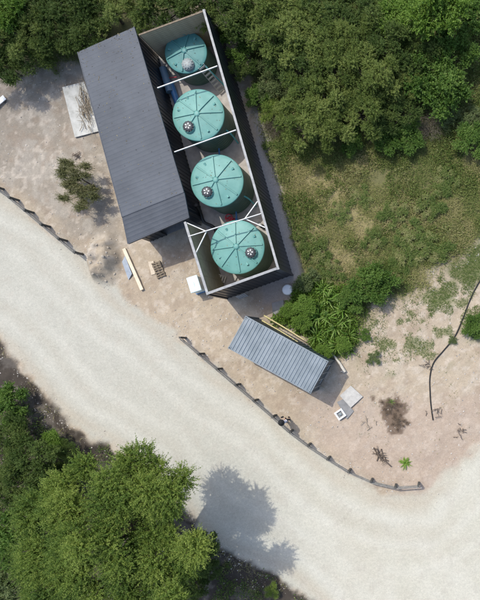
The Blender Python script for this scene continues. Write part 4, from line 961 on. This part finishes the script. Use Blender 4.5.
# the big tree by the road and the scrub around it
me, lc, lr = crown('crown', 101, 5.7, 3.2, 15000, 26, .60, .14, .050, M['lf_tree'], lobes=66, lobe_r=(.12, .21), up=.40, puff=.90, vary=.65)
p = P(112, 543, 7.2); t = empty('big_tree', (p.x, p.y, float(ground_z(p.x, p.y)))); tag(t, 'large feathery green tree overhanging the lower left of the road', 'tree')
link('crown', me, t, (0, 0, 7.4)); link('trunk', trunk_mesh('trunk', lc, 7.4, .26, 5), t)
LG = 'scrub below the road'
for i, (u, v, r, k, lab, hz) in enumerate([
 (6, 408, 1.1, 'green', 'green bush on the left edge beside the litter covered bank', 1.2), (4, 440, 1.3, 'dark', 'dark bush on the left edge below the green bush', 1.2), (26, 462, 1.5, 'dark', 'dark bush between left edge and the big tree', 1.2),
 (6, 486, 1.5, 'dark', 'dark bush on the left edge beside the deep shade', 1.2), (50, 440, .75, 'lime', 'bright weedy bush at the upper left of the big tree', .9), (66, 452, .8, 'dark', 'dark bush tucked under the upper left of the big tree', 1.0),
 (8, 545, 1.6, 'green', 'green bush on the left edge beside the big tree', 1.4), (4, 592, 1.5, 'grey', 'grey green bush in the bottom left corner', 1.4), (36, 596, 1.3, 'feather', 'feathery bush on the bottom edge at left of the big tree', 1.5),
 (204, 540, .8, 'dark', 'dark bush between the big tree and the road shadow', 1.0), (196, 560, 1.1, 'dark', 'dark bush at the lower right of the big tree', 1.1), (186, 590, 1.0, 'dark', 'dark bush on the bottom edge right of the big tree', 1.1),
 (42, 486, 1.2, 'dark', 'dark bush in the gap left of the big tree', 1.0), (22, 512, 1.4, 'dark', 'dark bush at the left edge, middle of the shaded gap', 1.2), (64, 474, .9, 'dark', 'dark low bush under the left rim of the big tree', .9), (206, 574, .8, 'dark', 'small dark bush on the bank near the bottom edge', .8),
 (272, 592, .6, 'feather', 'small weedy bush on the bank at the bottom edge', .6)]):
    plant('bush', k, u, v, r, lab, 'bush', LG, i, hz=hz)

# grass on the slope and low ground cover
def grass(name, n, sampler, lmin, lmax, wd, tint_f, label, dens=None):
    x, y = sampler(n); n = len(x); rg = RG
    a = rg.random(n) * 6.28 + (fbm(x, y, 1.5, 2, 40) - .5) * 6; el = rg.uniform(.25, 1.1, n); L_ = rg.uniform(lmin, lmax, n)
    d = np.stack([np.cos(a), np.sin(a), np.zeros(n)], -1); s = np.stack([-np.sin(a), np.cos(a), np.zeros(n)], -1) * (wd * rg.uniform(.6, 1.3, n))[:, None]
    o = np.stack([x, y, ground_z(x, y) - .02], -1); upv = np.array([0, 0, 1.0])
    m_ = o + d * (L_ * np.cos(el) * .45)[:, None] + upv * (L_ * np.sin(el) * .6)[:, None]; e = o + d * (L_ * np.cos(el))[:, None] + upv * (L_ * np.sin(el) * .75)[:, None]
    q = np.stack([o - s * .4, m_ - s * .5, e, m_ + s * .5], 1)
    return tag(link(name, leaf_mesh(name, q, tint_f(x, y, n), M['grass'])), label, 'grass', kind='stuff')
def slope_s(n):
    x, y = in_view(n, 215, 505, -15, 370); m = (at_grid(SCRUBM, x, y) > RG.random(n)) & (sdist(x, y, BUILT) > .6) & (fbm(x, y, 1.3, 3, 44) > RG.uniform(.2, .55, n))
    return x[m], y[m]
def slope_t(x, y, n):
    st = 1 - sstep(-1, 2.2, sdist(x, y, STRAW) + (fbm(x, y, 1.5, 3, 45) - .5) * 4)
    return np.clip(.27 + .45 * st * (fbm(x, y, .8, 3, 46) * 1.3) + .38 * sstep(.5, .68, fbm(x, y, 2.0, 4, 47)) + RG.normal(0, .13, n), 0, 1)
grass('meadow_grass', 210000, slope_s, .16, .55, .026, slope_t, 'rough green and straw coloured grass covering the slope beside the black wall')
def cover(name, n, m_leaf, sampler, r_, hgt, ll, lw, tint_f, label, m='cover'):
    x, y, amt = sampler(n); n = len(x); rg = RG
    nd = unit(rg.normal(size=(n, m_leaf, 3)) + np.array([0, 0, .5])); nd[..., 2] = np.abs(nd[..., 2])
    rad = (r_ * rg.uniform(.5, 1.3, n))[:, None, None] * rg.uniform(.4, 1.0, (n, m_leaf, 1))
    b = np.stack([x, y, ground_z(x, y)], -1)[:, None] + nd * rad * np.stack([np.ones(n), np.ones(n), hgt * amt / r_], -1)[:, None]
    d = unit(nd + rg.normal(size=(n, m_leaf, 3)) * .6 + np.array([0, 0, .15])); sz = rg.uniform(.6, 1.3, (n, m_leaf))
    q = leaf_quads(b.reshape(-1, 3), d.reshape(-1, 3), (ll * sz).ravel(), (lw * sz).ravel(), rg)
    tint = np.repeat(tint_f(x, y, n), m_leaf) + rg.normal(0, .14, n * m_leaf)
    return tag(link(name, leaf_mesh(name, q, tint, M[m])), label, 'ground cover', kind='stuff')
M['lf_fall'] = leaf_mat('fallen_leaf', (.10, .075, .04), (.20, .16, .08), (.30, .26, .13), trans=.05)
def fallen(parent, pts, tint):
    """dry leaves lying on a roof or lid, one part of it"""
    pts = np.array(pts); n = len(pts); a = RG.random(n) * 6.28; d = np.stack([np.cos(a), np.sin(a), RG.normal(0, .1, n)], -1)
    o = link('fallen_leaves', leaf_mesh('fallen_leaves', leaf_quads(pts, d, RG.uniform(.05, .14, n), RG.uniform(.02, .05, n), RG), RG.random(n), M['lf_fall']), parent); o['kind'] = 'stuff'
for t_, R_, H_ in ((T1, 1.36, 2.0), (T2, 1.655, 2.5), (T3, 1.685, 2.5), (T4, 1.72, 2.5)):
    pp_ = []
    for _ in range(46):
        r = R_ * math.sqrt(RG.random()) * .93; a = RG.random() * 6.28; pp_.append((r * math.cos(a), r * math.sin(a), H_ - .10 + .26 * (1 - (r / R_) ** 1.25) + .012))
    fallen(t_, pp_, .5)
pp_ = []
for _ in range(260):
    t0, t1 = min(RG.random() ** 2.2, .985) , RG.random(); q_ = lerp(lerp(RA, RD, t0), lerp(RB, RC, t0), .01 + .98 * t1); pp_.append((q_.x, q_.y, q_.z + .014))
fallen(shed, pp_, .5)
def cover_s(n):
    x, y = in_view(n, 205, 505, -15, 370); f = fbm(x, y, 1.6, 4, 71); st = 1 - sstep(-1.5, 1.0, sdist(x, y, STRAW))
    m = (at_grid(SCRUBM, x, y) > .5) & (sdist(x, y, BUILT) > .7) & (f > .40 + .11 * st + .05 * RG.random(n))
    return x[m], y[m], np.clip((f[m] - .40) * 5, .3, 1.4)
cover('ground_cover', 15000, 20, cover_s, .30, .42, .13, .055, lambda x, y, n: np.clip(.16 + 1.3 * (fbm(x, y, 1.1, 3, 72) - .25) + RG.normal(0, .1, n), 0, 1), 'tangle of low leafy weeds spreading through the grass of the slope')
LUSH = [(277, 320), (290, 304), (300, 278), (318, 276), (345, 288), (356, 318), (360, 345), (340, 362), (322, 350), (296, 332)]
def lush_s(n):
    x, y = in_view(n, 255, 370, 255, 370); m = sdist(x, y, LUSH) + (fbm(x, y, .9, 3, 75) - .5) * 1.4 < -.1
    return x[m], y[m], np.full(m.sum(), 1.0)
cover('lush_ground_cover', 3000, 22, lush_s, .30, .5, .18, .080, lambda x, y, n: np.clip(.30 + .6 * (fbm(x, y, .9, 3, 76) - .3) + RG.normal(0, .1, n), 0, 1), 'lush bright green growth filling the ground behind the container', 'lf_lime')
def foot_s(n):
    x, y = in_view(n, -20, 110, 20, 100); m = (at_grid(SCRUBM, x, y) > .25) & (sdist(x, y, BUILT) > .3) & (fbm(x, y, .9, 3, 73) > .45)
    return x[m], y[m], np.full(m.sum(), .8)
cover('thicket_undergrowth', 2200, 20, foot_s, .28, .4, .13, .04, lambda x, y, n: np.clip(.35 + RG.normal(0, .2, n), 0, 1), 'low undergrowth at the thicket foot behind the bare left yard')
def under_s(n):
    x, y = in_view(n, -20, 300, 400, 620); m = (at_grid(LITM, x, y) > .8) & (fbm(x, y, 1.2, 3, 74) + .25 * (x < PX(75, 0)[0]) > .52) & (sdist(x, y, [(-40, 320), (0, 330), (100, 440), (96, 462), (60, 440), (20, 400), (-40, 380)]) > 0)
    return x[m], y[m], np.full(m.sum(), .9)
cover('bank_undergrowth', 4200, 20, under_s, .32, .5, .14, .05, lambda x, y, n: np.clip(.12 + RG.normal(0, .15, n), 0, 1), 'dark low undergrowth round the foot of the big tree')
def patch_s(n):
    xs, ys = in_view(n, 335, 505, 240, 375); m = np.zeros(len(xs), bool)
    for i, g in enumerate(GREENS): m |= sdist(xs, ys, g) + (fbm(xs, ys, .7, 3, 50 + i) - .5) * 1.6 < 0
    m |= (fbm(xs, ys, 1.1, 4, 77) > RG.uniform(.42, .68, n)) & (sdist(xs, ys, [(345, 350), (375, 325), (430, 290), (425, 330), (400, 372), (365, 375)]) < .2) & (RG.random(n) < .30)
    m |= (fbm(xs, ys, .7, 4, 13) > .60) & (sdist(xs, ys, [(352, 345), (430, 285), (480, 250), (480, 340), (400, 372)]) < .4) & (RG.random(n) < .5)
    return xs[m], ys[m]
grass('short_grass', 60000, patch_s, .08, .24, .024, lambda x, y, n: np.clip(.10 + RG.normal(0, .08, n), 0, 1), 'short green grass patches on the bare soil at right')
def weeds_s(n):
    x, y = in_view(n); m = (at_grid(ROADM, x, y) < .15) & (at_grid(SCRUBM, x, y) < .3) & (at_grid(LITM, x, y) < .3) & (sdist(x, y, BUILT) > .25) & (fbm(x, y, .55, 3, 60) > .66 + .06 * RG.random(n))
    m &= (sdist(x, y, [(225, 350), (320, 400), (480, 470), (480, 300), (330, 370)]) < 1.5) | (y > PX(0, 75)[1])
    return x[m], y[m]
grass('sparse_weeds', 40000, weeds_s, .06, .22, .022, lambda x, y, n: np.clip(.38 + RG.normal(0, .2, n), 0, 1), 'sparse dry weeds scattered over the bare soil')
def bank_s(n):
    x, y = in_view(n, -30, 330, 330, 625); m = (at_grid(LITM, x, y) > .6) & (fbm(x, y, .8, 3, 62) > .5)
    return x[m], y[m]
grass('bank_litter', 30000, bank_s, .10, .40, .02, lambda x, y, n: np.clip(.75 + RG.normal(0, .25, n), 0, 1), 'dry grass stalks and litter on the bank below the road')

# ------------------------------------------------------------------ the cloud whose shadow dims the far side of the place
def cloud():
    import bmesh
    bm = bmesh.new(); bmesh.ops.create_icosphere(bm, subdivisions=5, radius=1)
    me = bpy.data.meshes.new('cloud'); bm.to_mesh(me); bm.free()
    n = len(me.vertices); co = np.empty(n * 3, np.float32); me.vertices.foreach_get('co', co); co = co.reshape(-1, 3)
    k = 1 + .35 * (fbm(co[:, 0] * 2 + 5, co[:, 1] * 2 + co[:, 2] * 2 + 9, .7, 4, 70) - .5)
    co = co * k[:, None] * np.array([95, 45, 13]); me.vertices.foreach_set('co', co.ravel()); me.update()
    m = bpy.data.materials.new('cloud_vapour'); m.use_nodes = True; N = m.node_tree.nodes; N.remove(N['Principled BSDF'])
    pv_ = N.new('ShaderNodeVolumePrincipled'); pv_.inputs['Color'].default_value = (.98, .98, .98, 1); pv_.inputs['Density'].default_value = .055
    m.node_tree.links.new(pv_.outputs[0], N['Material Output'].inputs['Volume']); me.materials.append(m)
    o = link('cloud', me); tag(o, kind='structure')
    edge = P(200, 84, 0); d = Vector((-.45, .90, 0)).normalized(); g = edge + d * 46
    o.location = g + SUNDIR * (420 / SUNDIR.z); o.rotation_euler = (0, 0, math.radians(26.5))
cloud()
